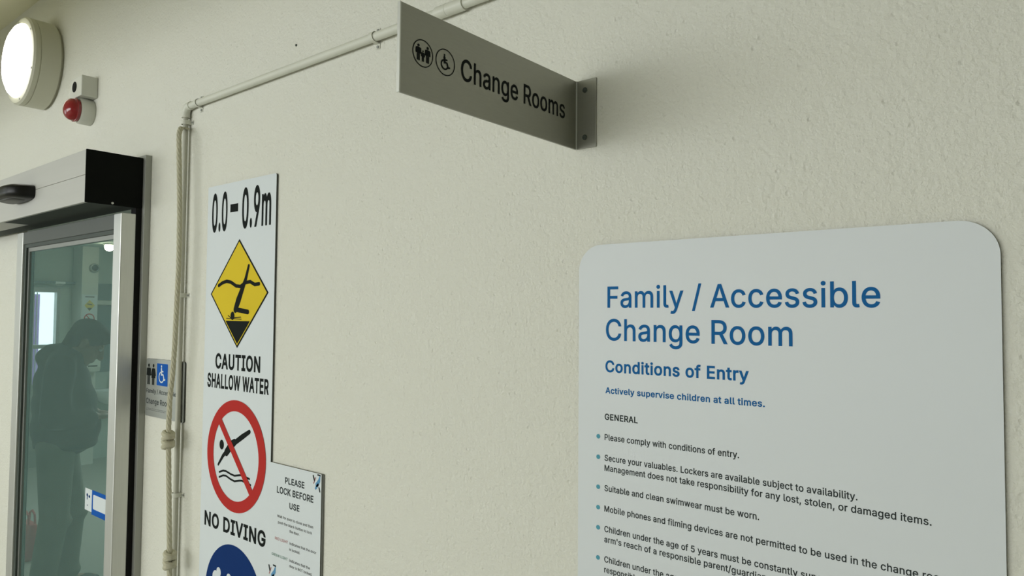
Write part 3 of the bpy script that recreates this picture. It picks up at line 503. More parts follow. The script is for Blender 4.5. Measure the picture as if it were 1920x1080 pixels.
for k in range(6):
    a = math.radians(38 + 60*k)
    finish(lathe_bm([(0.005, LH), (0.005, LH+0.002), (0, LH+0.0025)], (lc[0]+(LR-0.018)*math.cos(a), 0, lc[2]+(LR-0.018)*math.sin(a)), 'Y', 12), 'screw', M_['alu_dark'], wl)

# ------------------------------------------------------------------ sounder and red beacon
so = thing('alarm_sounder', 'small white cube alarm sounder with black round mouth above the red beacon', 'alarm', (-3.22, 0, 2.52))
box('housing', (-3.285, -0.062, 2.481), (-3.158, 0, 2.565), M_['white_plastic'], so, 0.003)
finish(lathe_bm([(0.0, 0.060), (0.022, 0.060), (0.022, 0.0635), (0.018, 0.0645), (0.0, 0.0635)], (-3.232, 0, 2.527), 'Y', 32), 'sounder_mouth', M_['black'], so, smooth=True)
be = thing('alarm_beacon', 'red dome strobe beacon on a white round base under the sounder', 'alarm', (-3.215, 0, 2.425))
bc = (-3.222, 0, 2.430)
finish(lathe_bm([(0.051, 0), (0.053, 0.004), (0.053, 0.045), (0.048, 0.052), (0.0, 0.052)], bc, 'Y', 48), 'base', M_['white_plastic'], be, smooth=True)
finish(lathe_bm([(0.045, 0.051), (0.0455, 0.066), (0.0435, 0.080), (0.037, 0.091), (0.026, 0.098), (0.012, 0.102), (0, 0.103)], bc, 'Y', 48), 'dome_lens', M_['red_lens'], be, smooth=True, label='red dome lens')
finish(lathe_bm([(0.046, 0.060), (0.0485, 0.061), (0.0485, 0.065), (0.046, 0.066)], bc, 'Y', 48), 'collar', M_['red_lens'], be, smooth=True)

# ------------------------------------------------------------------ conduit along and down the wall
PZ, PY, PX = 2.2955, -0.015, -2.364
co = thing('conduit', 'thin painted pipe running level over the wall then down beside the door', 'pipe', (PX, 0, 0))
bend = [(PX + 0.022*(1-math.sin(a)), PY, PZ - 0.022*(1-math.cos(a))) for a in [math.pi/2*k/6 for k in range(7)]]
finish(tube_bm([(1.2, PY, PZ), (PX+0.022, PY, PZ)], 0.0112, 20), 'horizontal_pipe', M_['conduit'], co, smooth=True)
finish(tube_bm([(PX, PY, PZ-0.022), (PX, PY, 0.3)], 0.0086, 20), 'vertical_pipe', M_['conduit_warm'], co, smooth=True, label='greyer vertical pipe')
finish(tube_bm([(PX+0.036, PY, PZ)] + bend + [(PX, PY, PZ-0.036)], 0.0136, 20), 'elbow', M_['conduit'], co, smooth=True)
finish(tube_bm([(-1.165, PY, PZ), (-1.16, PY, PZ), (-1.16, PY, PZ), (-1.075, PY, PZ)], [0.0114, 0.0144, 0.0144, 0.0144], 20), 'coupling', M_['conduit'], co, smooth=True)
finish(tube_bm([(-1.135, PY, PZ), (-1.128, PY, PZ)], 0.0149, 20), 'coupling_ring', M_['conduit'], co, smooth=True)
def saddle(x, z, vert=False):
    bm = bmesh.new(); n = 10; w = 0.007; R0 = 0.0128; prof = []
    prof.append((-0.026, -0.0005)); prof.append((-R0-0.001, -0.0005))
    for k in range(n+1):
        a = math.pi - math.pi*k/n; prof.append((R0*math.cos(a), PY - R0*math.sin(a) if k not in (0, n) else PY))
    prof.append((R0+0.001, -0.0005)); prof.append((0.026, -0.0005))
    rows = []
    for s in (-w, w):
        for off in (0, 0.0015):
            rows.append([bm.verts.new(((x+s, q[1]-off, z+q[0]) if not vert else (x+q[0], q[1]-off, z+s))) for q in prof])
    for a, b in ((rows[0], rows[2]), (rows[1], rows[3]), (rows[0], rows[1]), (rows[2], rows[3])):
        for i in range(len(prof)-1): bm.faces.new((a[i], a[i+1], b[i+1], b[i]))
    c = finish(bm, 'saddle_clip', M_['conduit'], co)
    for s in (-0.021, 0.021):
        p = (x, 0, z+s) if not vert else (x+s, 0, z)
        finish(lathe_bm([(0.0038, 0.001), (0.0035, 0.0045), (0, 0.005)], p, 'Y', 12), 'screw', M_['alu_dark'], c, smooth=True)
for x in (-2.283, -1.386, -0.4): saddle(x, PZ)
for z in (2.243, 1.66, 1.0): saddle(PX, z, True)

# ------------------------------------------------------------------ rope hanging beside the vertical pipe
rp = thing('rope', 'beige rope with knots hanging down beside the vertical pipe', 'rope', (PX, -0.03, 2.27))
def hang(pts, r=0.0078, strands=5, pitch=0.10):
    """laid rope: three strands twisting round the line"""
    P = [Vector(p) for p in pts]; fine = []
    for a, b in zip(P[:-1], P[1:]):
        k = max(2, int((b-a).length/0.006))
        fine += [a + (b-a)*i/k for i in range(k)]
    fine.append(P[-1])
    sm = fine
    for _ in range(12): sm = [sm[0]] + [(sm[i-1] + sm[i]*2 + sm[i+1])/4 for i in range(1, len(sm)-1)] + [sm[-1]]
    bm = bmesh.new()
    for s in range(strands):
        out = []; d = 0
        for i, p in enumerate(sm):
            if i: d += (p - sm[i-1]).length
            a = 2*math.pi*(d/pitch + s/strands)
            out.append(p + Vector((math.cos(a), math.sin(a), 0))*r*0.55)
        tube_bm(out, r*0.52, 8, bm)
    return bm
RY = -0.056
path = [(-2.356, -0.0335, 2.2215), (-2.3240, RY, 2.195), (-2.3032, RY, 1.9257), (-2.3008, RY, 1.7513), (-2.3128, RY, 1.5089), (-2.3216, RY, 1.4048), (-2.3362, RY, 1.3348), (-2.3414, RY, 1.2307), (-2.3364, RY, 1.1452), (-2.3230, RY, 0.9762), (-2.3087, RY, 0.7929), (-2.3013, RY, 0.5255)]
finish(hang(path), 'cord', M_['rope'], rp, smooth=True)
def knot(c, R=0.020):
    bm = bmesh.new()
    for k in range(4):
        z = c[2] + (k-1.5)*0.013; t = 0.25*(-1)**k
        ring_ = [(c[0] + R*0.62*math.cos(a), c[1] + R*0.62*math.sin(a), z + t*R*math.cos(a)) for a in [2*math.pi*i/20 for i in range(20)]]
        tube_bm(ring_, R*0.46, 8, bm, closed=True)
    return finish(bm, 'knot', M_['rope'], rp, smooth=True)
knot((-2.3414, RY, 1.1878)); knot((-2.3087, RY, 0.8088))
finish(tube_bm([(PX + 0.0130*math.cos(a), PY + 0.0130*math.sin(a), 2.2215) for a in [math.radians(-205 + 230*i/28) for i in range(29)]], 0.0032, 8), 'hitch', M_['rope'], rp, smooth=True)

# ------------------------------------------------------------------ projecting sign "Change Rooms"
BX = -0.781
bs = thing('projecting_sign', 'dark silver projecting sign reading Change Rooms, standing out from the wall', 'sign', (BX, 0, 1.9935))
BZ0, BZ1 = 1.9265, 2.0615
bm = bmesh.new(); box_bm((BX-0.004, -0.461, BZ0), (BX, -0.002, BZ1), bm)
finish(bm, 'blade', M_['blade'], bs, bevel=0.0006)
box('edge_strip', (BX-0.0055, -0.4632, BZ0), (BX+0.0003, -0.461, BZ1), M_['alu'], bs)
bm = bmesh.new(); box_bm((BX, -0.0032, BZ0), (BX+0.045, 0, BZ1), bm)
finish(bm, 'wall_flange', M_['blade'], bs, bevel=0.0008)
box('fold_bead', (BX-0.0005, -0.0062, BZ0), (BX+0.0022, -0.0032, BZ1), M_['alu'], bs, 0.0006)
for z in (2.041, 1.948):
    finish(lathe_bm([(0.0052, 0.003), (0.0052, 0.0048), (0.004, 0.0060), (0.0015, 0.0060), (0, 0.0048)], (BX+0.0195, 0, z), 'Y', 16), 'screw', M_['gasket'], bs, smooth=True)
PB = on_side(BX + 0.0005)
write('lettering', 'Change Rooms', -0.3324, -0.0437, 1.9785, 0.0355, PB, M_['ink'], bs, bold=0.75)

def wheelchair(cx, cz, h, P, m, parent, name='wheelchair_symbol', thick=1.0):
    s = h; w = 0.085*s*thick
    sh = [disc(cx-0.05*s, cz+0.44*s, 0.068*s, n=16),
          stroke([(cx-0.05*s, cz+0.30*s), (cx-0.035*s, cz-0.02*s)], w*1.25),
          stroke([(cx-0.04*s, cz+0.16*s), (cx+0.16*s, cz+0.15*s)], w*0.8),
          stroke([(cx-0.035*s, cz-0.02*s), (cx+0.17*s, cz-0.03*s), (cx+0.29*s, cz-0.32*s), (cx+0.39*s, cz-0.28*s)], w)]
    arc = [(cx-0.03*s + 0.29*s*math.cos(a), cz-0.16*s + 0.29*s*math.sin(a)) for a in [math.radians(118 + 220*k/20) for k in range(21)]]
    sh.append(stroke(arc, w*0.75))
    return flat(name, sh, P, m, parent)

def figure(cx, base, h, dress=False):
    w = 0.3*h
    sh = [disc(cx, base+0.90*h, 0.085*h, n=16)]
    if dress:
        sh.append([(cx-0.10*h, base+0.78*h), (cx+0.10*h, base+0.78*h), (cx+0.20*h, base+0.32*h), (cx-0.20*h, base+0.32*h)])
        sh += [stroke([(cx-0.13*h, base+0.74*h), (cx-0.22*h, base+0.45*h)], 0.06*h), stroke([(cx+0.13*h, base+0.74*h), (cx+0.22*h, base+0.45*h)], 0.06*h)]
    else:
        sh.append(rounded(cx-0.16*h, base+0.42*h, cx+0.16*h, base+0.79*h, 0.05*h, 4))
        sh += [stroke([(cx-0.18*h, base+0.74*h), (cx-0.19*h, base+0.45*h)], 0.07*h), stroke([(cx+0.18*h, base+0.74*h), (cx+0.19*h, base+0.45*h)], 0.07*h)]
    sh += [rect(cx-0.115*h, base, cx-0.015*h, base+0.45*h), rect(cx+0.015*h, base, cx+0.115*h, base+0.45*h)]
    return sh
for u in (-0.4164, -0.3682):
    ring('symbol_ring', u, 1.9963, 0.0213, 0.0210, 0.0198, 0.0195, PB, M_['ink'], bs, 48)
flat('family_symbol', figure(-0.4256, 1.9838, 0.0255) + figure(-0.4163, 1.9838, 0.0175) + figure(-0.4065, 1.9838, 0.0258), PB, M_['ink'], bs)
wheelchair(-0.3690, 1.9965, 0.025, PB, M_['ink'], bs, thick=1.55)

# ------------------------------------------------------------------ big conditions board
nb = thing('conditions_board', 'large pale board headed Family / Accessible Change Room in blue', 'sign', (-0.4335, 0, 1.2))
NX0, NX1, NZ1 = -0.7715, -0.0966, 1.7360
panel('board', rounded(NX0, 0.78, NX1, NZ1, 0.049, 14), -0.0065, -0.0015, M_['board_white'], M_['sign_edge'], nb)
PN = on_wall(-0.0069)
bt, ik = M_['blue_text'], M_['ink_soft']
TX = -0.7125
write('heading', 'Family / Accessible', -0.7072, -0.2428, 1.6167, 0.0397, PN, bt, nb, 0.8)
write('heading', 'Change Room', -0.7103, -0.3685, 1.5556, 0.0402, PN, bt, nb, 0.8)
write('subheading', 'Conditions of Entry', -0.7112, -0.4385, 1.4964, 0.0222, PN, bt, nb, 2.1)
write('subheading', 'Actively supervise children at all times.', -0.7110, -0.4128, 1.4570, 0.0114, PN, bt, nb, 2.0)
write('section_title', 'GENERAL', TX, -0.6431, 1.4078, 0.0116, PN, ik, nb, 2.0)
rules = [('Please comply with conditions of entry.', -0.4555, 1.3702), ('Secure your valuables. Lockers are available subject to availability.', -0.2767, 1.3320),
         ('Management does not take responsibility for any lost, stolen, or damaged items.', -0.1817, 1.3133),
         ('Suitable and clean swimwear must be worn.', -0.4230, 1.2761),
         ('Mobile phones and filming devices are not permitted to be used in the change rooms.', -0.1500, 1.2384),
         ('Children under the age of 5 years must be constantly supervised', -0.2880, 1.2012), ("arm's reach of a responsible parent/guardian", -0.4120, 1.1824),
         ('Children under the age', -0.5640, 1.1458), ('responsible', -0.6410, 1.1270)]
for t, x1, b in rules:
    write('rule_text', t, TX, x1, b, 0.0112, PN, ik, nb, 1.2)
for z in (1.3755, 1.3373, 1.2817, 1.2440, 1.2068, 1.1512):
    flat('bullet', [disc(-0.7263, z, 0.0042, n=20)], PN, M_['teal_dot'], nb)

# ------------------------------------------------------------------ tall pool safety sign
ps = thing('pool_depth_sign', 'tall narrow white pool sign headed 0.0 - 0.9m with yellow diamond', 'sign', (-2.02, 0, 0.7))
SX0, SX1, SZ1 = -2.2155, -1.8225, 2.0076
panel('board', rounded(SX0, 0.42, SX1, SZ1, 0.006, 4), -0.0065, -0.0005, M_['sign_white'], M_['sign_edge'], ps)
PP = on_wall(-0.0069); PP2 = on_wall(-0.0073); PP3 = on_wall(-0.0077)
ink = M_['ink']
def letters(t, a, b, base=1.8590, cap=0.1235, bold=2.2): write('depth_text', t, a, b, base, cap, PP, ink, ps, bold)
letters('0.0', -2.1870, -2.0920); flat('depth_dash', [rect(-2.0752, 1.9145, -2.0298, 1.9395)], PP, ink, ps); letters('0.9m', -2.0060, -1.8470)
ctr = (-2.0172, 1.6620)
def diamond(hw, hh): return [(ctr[0]-hw, ctr[1]), (ctr[0], ctr[1]-hh), (ctr[0]+hw, ctr[1]), (ctr[0], ctr[1]+hh)]
flat('diamond_border', [diamond(0.1660, 0.1665)], PP, ink, ps)
flat('diamond_field', [diamond(0.1580, 0.1585)], PP2, M_['yellow'], ps)
w1 = [(-2.1332, 1.6880), (-2.110, 1.6965), (-2.085, 1.7005), (-2.060, 1.6970), (-2.030, 1.6850), (-2.005, 1.6830), (-1.975, 1.6940), (-1.950, 1.6960), (-1.925, 1.6870), (-1.901, 1.6885)]
flat('diver_figure', [stroke(w1, 0.011), stroke([(-1.9599, 1.7442), (-1.975, 1.705), (-1.9939, 1.6744)], [0.011, 0.015, 0.020]),
     stroke([(-1.9939, 1.6744), (-2.015, 1.640), (-2.0300, 1.6130)], [0.020, 0.026, 0.022]), stroke([(-2.0300, 1.6130), (-1.9594, 1.6055)], 0.0145),
     disc(-2.0465, 1.5935, 0.0115, 0.0130), stroke([(-2.072, 1.5945), (-2.058, 1.588)], 0.003), stroke([(-2.035, 1.588), (-1.998, 1.590)], 0.003), stroke([(-2.082, 1.5855), (-1.995, 1.5835)], 0.0025),
     [(-2.0870, 1.5780), (-1.9470, 1.5780), (-2.0165, 1.5085)]], PP3, ink, ps)
write('caution_text', 'CAUTION', -2.1440, -1.8870, 1.4280, 0.0478, PP, ink, ps, 2.7)
write('caution_text', 'SHALLOW WATER', -2.1910, -1.8395, 1.3672, 0.0450, PP, ink, ps, 2.7)
rc = (-2.0125, 1.1710)
flat('prohibition_field', [disc(rc[0], rc[1], 0.160, 0.160, 64)], PP, M_['sign_white'], ps)
flat('diver_figure', [disc(-2.0930, 1.1960, 0.0130, 0.0150), stroke([(-2.1110, 1.1330), (-2.084, 1.163), (-2.0600, 1.1820)], [0.008, 0.012, 0.014]),
     stroke([(-2.0640, 1.1760), (-2.035, 1.203), (-2.0181, 1.2117)], [0.024, 0.026, 0.022]), stroke([(-2.0200, 1.2090), (-1.975, 1.2330), (-1.9365, 1.2520)], [0.016, 0.017, 0.013]),
     ], PP2, ink, ps)
for wv in (stroke([(-2.1035, 1.1110), (-2.080, 1.1185), (-2.0635, 1.1190), (-2.035, 1.1140), (-2.0137, 1.1125), (-1.9860, 1.1180), (-1.9720, 1.1200), (-1.950, 1.1170), (-1.9308, 1.1150)], 0.006),
     stroke([(-2.1035, 1.0955), (-2.080, 1.1040), (-2.0635, 1.1050), (-2.035, 1.0985), (-2.0137, 1.0960), (-1.9860, 1.1020), (-1.9720, 1.1040), (-1.950, 1.1010), (-1.9244, 1.0985)], 0.006)): flat('water_wave', [wv], PP2, ink, ps)
ring('prohibition_ring', rc[0], rc[1], 0.1670, 0.1675, 0.1290, 0.1340, PP3, M_['red'], ps, 72)
flat('prohibition_bar', [[(-2.125, 1.272), (-2.108, 1.288), (-1.902, 1.073), (-1.918, 1.057)]], on_wall(-0.0080), M_['red'], ps)
write('prohibition_text', 'NO DIVING', -2.1880, -1.8395, 0.9345, 0.0455, PP, ink, ps, 2.7)
flat('mandatory_disc', [disc(-2.0100, 0.7420, 0.1640, 0.1640, 64)], PP, M_['navy'], ps)
flat('mandatory_symbol', [disc(-2.0936, 0.8080, 0.0130, 0.0150), stroke([(-2.110, 0.79), (-2.100, 0.70), (-2.105, 0.64)], [0.04, 0.05, 0.03]), disc(-2.033, 0.8070, 0.013, 0.010), stroke([(-2.030, 0.79), (-1.97, 0.72)], 0.035), stroke([(-2.06, 0.79), (-2.02, 0.74)], 0.014)], PP2, M_['sign_white'], ps)

# ------------------------------------------------------------------ "please lock before use" sheet
ls = thing('lock_notice', 'small white notice reading Please Lock Before Use, beside the tall pool sign', 'sign', (-1.70, 0, 0.95))
panel('sheet', rect(-1.8215, 0.755, -1.5795, 1.1800), -0.0085, -0.0050, M_['sign_white'], M_['shadow_edge_grey'], ls)
panel('shadow_backing', rect(-1.8195, 0.753, -1.5765, 1.1785), -0.0050, -0.0005, M_['shadow_edge_grey'], M_['shadow_edge_grey'], ls)  # offset grey sheet, painted as the shadow edge of the notice
PL = on_wall(-0.0089); PL2 = on_wall(-0.0093)
write('notice_title', 'PLEASE', -1.7455, -1.6545, 1.1310, 0.0175, PL, M_['ink_soft'], ls, 2.0)
write('notice_title', 'LOCK BEFORE', -1.7848, -1.6133, 1.1000, 0.0185, PL, M_['ink_soft'], ls, 2.0)
write('notice_title', 'USE', -1.7222, -1.6752, 1.0655, 0.0170, PL, M_['ink_soft'], ls, 2.0)
for t, a, b, z, m in [('Wait for door to close and then', -1.7803, -1.6113, 1.0330, 'ink_faint'), ('push the black button to lock', -1.7760, -1.6164, 1.0165, 'ink_faint'), ('the door.', -1.7196, -1.6730, 1.0020, 'ink_faint'),
                      ('RED LIGHT', -1.7889, -1.7265, 0.9700, 'red_faint'), ('indicates that the door', -1.7185, -1.5960, 0.9695, 'ink_faint'), ('is locked.', -1.7189, -1.6689, 0.9535, 'ink_faint'),
                      ('GREEN LIGHT', -1.8040, -1.7260, 0.9240, 'green_faint'), ('indicates that the', -1.7179, -1.6232, 0.9235, 'ink_faint'), ('door is NOT locked.', -1.7173, -1.6130, 0.9090, 'ink_faint')]:
    write('notice_text', t, a, b, z, 0.0074, PL, M_[m], ls, 1.2)
def splash(cx, cz, s):
    """four loose paint strokes"""
    for pts, w, m in (([(0, 0), (0.010, 0.012), (0.013, 0.024)], [0.012*s, 0.010*s, 0.003*s], 'splash_blue'), ([(-0.005, -0.010), (0.005, 0.001)], 0.007*s, 'splash_blue'),
                      ([(-0.016, 0.022), (-0.011, 0.010)], 0.0045*s, 'ink_soft'), ([(0.010, -0.006), (0.014, -0.016)], 0.004*s, 'ink_soft'), ([(0.004, 0.0265), (0.014, 0.0262)], 0.004*s, 'ink_soft'),
                      ([(-0.014, 0.002), (-0.006, 0.018)], 0.0025*s, 'red_faint')):
        flat('splash_print', [stroke([(cx + x*s, cz + z*s) for x, z in pts], w)], PL2 if m != 'splash_blue' else PL, M_[m], ls)
splash(-1.5990, 1.1500, 1.0); splash(-1.7985, 0.868, 1.1)

# ------------------------------------------------------------------ small accessible change room sign behind the pipe
ac = thing('accessible_sign', 'small grey metal sign with blue wheelchair square behind the rope', 'sign', (-2.48, 0, 1.24))
panel('plate', rounded(-2.6300, 1.2360, -2.3450, 1.4383, 0.008, 5), -0.0060, -0.0005, M_['steel_sign'], M_['sign_edge'], ac)
PA = on_wall(-0.0064); PA2 = on_wall(-0.0068)
flat('people_symbol', figure(-2.6080, 1.3470, 0.075) + figure(-2.5720, 1.3470, 0.075, True), PA, ink, ac)
flat('access_square', [rounded(-2.5450, 1.3480, -2.4640, 1.4245, 0.003, 3)], PA, M_['access_blue'], ac)
wheelchair(-2.5070, 1.3880, 0.062, PA2, M_['sign_white'], ac, thick=1.2)
write('sign_text', 'Family / Accessible', -2.6230, -2.4000, 1.3180, 0.0150, PA, M_['ink_soft'], ac, 0.8)
write('sign_text', 'Change Room', -2.6230, -2.4450, 1.2800, 0.0190, PA, M_['ink_soft'], ac, 0.8)
flat('braille_dots', [disc(-2.618 + 0.010*k + (0.004 if j else 0), 1.258 + 0.005*(j % 2), 0.0016, n=8) for k in range(15) for j in range(2)], PA, M_['ink_soft'], ac)

# a lone screw head left in the wall above the signs
sc_ = finish(lathe_bm([(0.0035, 0.0), (0.0035, 0.002), (0.002, 0.0035), (0, 0.0035)], (-1.746, 0, 2.3655), 'Y', 12), 'wall_screw', M_['gasket'])
sc_['label'] = 'tiny dark screw head in the bare wall above the level pipe'; sc_['category'] = 'screw'
# ------------------------------------------------------------------ things in the change room
sg = thing('pool_sign', 'small white pool sign on the pale column seen through the glass', 'sign', (-8.25, 1.835, 1.6))
PC = on_side(-8.244); PC2 = on_side(-8.2425); PC3 = on_side(-8.241)
finish(box_bm((-8.25, 1.760, 1.15), (-8.245, 1.910, 1.79)), 'board', M_['sign_white'], sg)
flat('depth_dash', [rect(1.79, 1.760, 1.88, 1.772)], PC, M_['ink_faint'], sg)
flat('diamond_field', [[(1.785, 1.675), (1.835, 1.615), (1.885, 1.675), (1.835, 1.735)]], PC, M_['yellow'], sg)
flat('diver_figure', [stroke([(1.815, 1.690), (1.855, 1.684)], 0.010), [(1.810, 1.65), (1.860, 1.65), (1.835, 1.618)]], PC2, M_['ink'], sg)
flat('prohibition_field', [disc(1.835, 1.535, 0.040, n=32)], PC, M_['sign_white'], sg)
ring('prohibition_ring', 1.835, 1.535, 0.053, 0.056, 0.042, 0.044, PC2, M_['red'], sg, 40)
flat('prohibition_bar', [[(1.798, 1.570), (1.806, 1.576), (1.872, 1.500), (1.864, 1.494)]], PC3, M_['red'], sg)

sk = thing('wall_speaker', 'small dark round speaker high on the pale column behind the glass', 'speaker', (-8.25, 1.867, 2.075))
finish(lathe_bm([(0.048, 0.0), (0.048, 0.022), (0.044, 0.030), (0.038, 0.034)], (-8.25, 1.867, 2.075), 'X', 32), 'housing', M_['alu_dark'], sk, smooth=True)
finish(lathe_bm([(0.038, 0.030), (0.03, 0.036), (0.0, 0.040)], (-8.25, 1.867, 2.075), 'X', 32), 'grille', M_['black'], sk, smooth=True)

dp = thing('towel_dispenser', 'white towel dispenser on the column just in front of the person', 'dispenser', (-8.25, 1.835, 1.12))
bm = bmesh.new()
a = [(-8.25, 0.965), (-8.12, 0.985), (-8.10, 1.03), (-8.10, 1.13), (-8.13, 1.175), (-8.25, 1.175)]
f0 = [bm.verts.new((x, 1.755, z)) for x, z in a]; f1 = [bm.verts.new((x, 1.905, z)) for x, z in a]
bm.faces.new(f0); bm.faces.new(f1[::-1])
for i in range(6): bm.faces.new((f0[i], f0[(i+1) % 6], f1[(i+1) % 6], f1[i]))
finish(bm, 'case', M_['white_plastic'], dp, bevel=0.01)
box('paper_slot', (-8.105, 1.785, 1.035), (-8.0975, 1.875, 1.05), M_['black'], dp)

wb = thing('wash_basin', 'white wash basin on the far wall right of the person', 'basin', (-8.5, 2.03, 0.68))
bm = bmesh.new(); N_ = 32; rows = []
for (sx_, sy_, z) in ((0.10, 0.08, 0.60), (0.17, 0.16, 0.64), (0.21, 0.22, 0.71), (0.22, 0.23, 0.76), (0.20, 0.21, 0.765), (0.18, 0.19, 0.74), (0.10, 0.10, 0.66), (0.02, 0.02, 0.65)):
    rows.append([bm.verts.new((-8.28 + sx_*math.cos(2*math.pi*i/N_), 2.14 + sy_*math.sin(2*math.pi*i/N_), z)) for i in range(N_)])
for r0, r1 in zip(rows[:-1], rows[1:]):
    for i in range(N_): bm.faces.new((r0[i], r0[(i+1) % N_], r1[(i+1) % N_], r1[i]))
bm.faces.new(rows[0]); bm.faces.new(rows[-1])
finish(bm, 'bowl', M_['ceramic'], wb, smooth=True)
box('wall_rim', (-8.5, 1.95, 0.64), (-8.40, 2.33, 0.765), M_['ceramic'], wb, 0.01)
finish(tube_bm([(-8.43, 2.14, 0.765), (-8.43, 2.14, 0.87), (-8.41, 2.14, 0.90), (-8.34, 2.14, 0.89), (-8.33, 2.14, 0.86)], 0.012, 12), 'tap', M_['alu'], wb, smooth=True)

w2 = struct(bpy.data.objects.new('window_2', None)); COL.objects.link(w2); w2.location = (-8.5, 2.3, 1.2)
box('pane', (-8.5, 1.96, 1.74), (-8.485, 2.7, 1.92), M_['dark_panel'], w2)
box('pane', (-8.5, 1.96, 0.95), (-8.485, 2.7, 1.68), M_['dark_panel'], w2)
box('transom', (-8.5, 1.95, 1.685), (-8.46, 2.7, 1.735), M_['plain_wall'], w2, 0.004)

ex = thing('door_closer', 'short bright bar above the far glazed door behind the glass', 'door closer', (-8.42, 1.60, 1.905))
box('body', (-8.42, 1.557, 1.897), (-8.385, 1.650, 1.922), M_['ceramic'], ex, 0.005)
finish(tube_bm([(-8.40, 1.56, 1.897), (-8.40, 1.57, 1.885), (-8.40, 1.62, 1.885), (-8.40, 1.63, 1.897)], 0.004, 8), 'arm', M_['alu'], ex, smooth=True)

dl = thing('ceiling_lamp', 'small glaring round lamp on the change room ceiling, top right of the glass', 'ceiling light', (-7.72, 1.81, 2.30))
finish(lathe_bm([(0.055, 0), (0.055, -0.012), (0.046, -0.018)], (-7.72, 1.81, 2.30), 'Z', 32), 'rim', M_['white_plastic'], dl, smooth=True)
finish(lathe_bm([(0.040, -0.016), (0.044, -0.036), (0.038, -0.058), (0.022, -0.072), (0, -0.078)], (-7.72, 1.81, 2.30), 'Z', 32), 'bulb_cover', M_['downlight'], dl, smooth=True)

bn = thing('banner', 'lilac upright banner outside the far glazed door', 'banner', (-9.1, 1.60, 0.0))
box('cloth', (-9.105, 1.575, 0.06), (-9.095, 1.635, 1.80), M_['purple'], bn)
box('foot', (-9.16, 1.565, 0.0), (-9.04, 1.645, 0.06), M_['alu_dark'], bn, 0.01)
finish(tube_bm([(-9.085, 1.605, 0.06), (-9.085, 1.605, 1.82)], 0.006, 8), 'pole', M_['alu_dark'], bn, smooth=True)

pb = thing('tote_bag', 'small pink bag on the floor at lower left behind the glass', 'bag', (-5.42, 0.49, 0))
bm = bmesh.new(); rows = []
for k, (a, b, z) in enumerate(((0.10, 0.055, 0.0), (0.115, 0.07, 0.03), (0.12, 0.065, 0.12), (0.10, 0.04, 0.20), (0.09, 0.025, 0.225))):
    rows.append([bm.verts.new((-5.42 + a*math.copysign(abs(math.cos(t))**0.6, math.cos(t)), 0.49 + b*math.copysign(abs(math.sin(t))**0.6, math.sin(t)), z)) for t in [2*math.pi*i/28 for i in range(28)]])
for r0, r1 in zip(rows[:-1], rows[1:]):
    for i in range(28): bm.faces.new((r0[i], r0[(i+1) % 28], r1[(i+1) % 28], r1[i]))
bm.faces.new(rows[0]); bm.faces.new(rows[-1])
finish(bm, 'body', M_['pink'], pb, smooth=True)
for s in (-0.018, 0.018):
    finish(tube_bm([(-5.48, 0.49+s, 0.21), (-5.465, 0.49+s, 0.28), (-5.42, 0.49+s, 0.30), (-5.375, 0.49+s, 0.28), (-5.36, 0.49+s, 0.21)], 0.007, 8), 'handle', M_['pink'], pb, smooth=True)

# ------------------------------------------------------------------ the person
PR = (-4.55, 0.40, 0.0); FACE = math.radians(-22)
pr = thing('person', 'person in dark jacket and khaki trousers, head bowed, standing behind the green glass', 'person', PR)
RZ = Matrix.Rotation(FACE, 4, 'Z')

def ell(bm, c, r, rot=None, n=20):
    """ellipsoid: c centre, r half sizes"""
    mm = Matrix.Translation(c) @ (rot or Matrix.Identity(4)) @ Matrix.Diagonal((*r, 1))
    bmesh.ops.create_uvsphere(bm, u_segments=n, v_segments=n//2+2, radius=1, matrix=mm)
def limb(bm, pts, rad):
    """tapering limb with round joints"""
    fine, rr = [], []
    for i in range(len(pts)-1):
        a, b = Vector(pts[i]), Vector(pts[i+1])
        for k in range(6): fine.append(a.lerp(b, k/6)); rr.append(rad[i] + (rad[i+1]-rad[i])*k/6)
    fine.append(Vector(pts[-1])); rr.append(rad[-1])
    tube_bm(fine, rr, 16, bm)
    for p, r in zip(pts, rad): ell(bm, p, (r, r, r), n=14)
def fuse(bm, name, m, voxel, smooth_n=6, fac=0.5):
    """grow one continuous skin over the shapes"""
    bmesh.ops.recalc_face_normals(bm, faces=bm.faces)
    me = bpy.data.meshes.new(name); bm.to_mesh(me); bm.free()
    o = bpy.data.objects.new(name, me); COL.objects.link(o)
    rm = o.modifiers.new('r', 'REMESH'); rm.mode = 'VOXEL'; rm.voxel_size = voxel
    sm = o.modifiers.new('s', 'SMOOTH'); sm.iterations = smooth_n; sm.factor = fac
    me2 = bpy.data.meshes.new_from_object(o.evaluated_get(bpy.context.evaluated_depsgraph_get()))
    bpy.data.objects.remove(o); bpy.data.meshes.remove(me)
    me2.name = name
    me2.transform(Matrix.Translation(PR) @ RZ)
    return link(name, me2, m, pr, smooth=True)

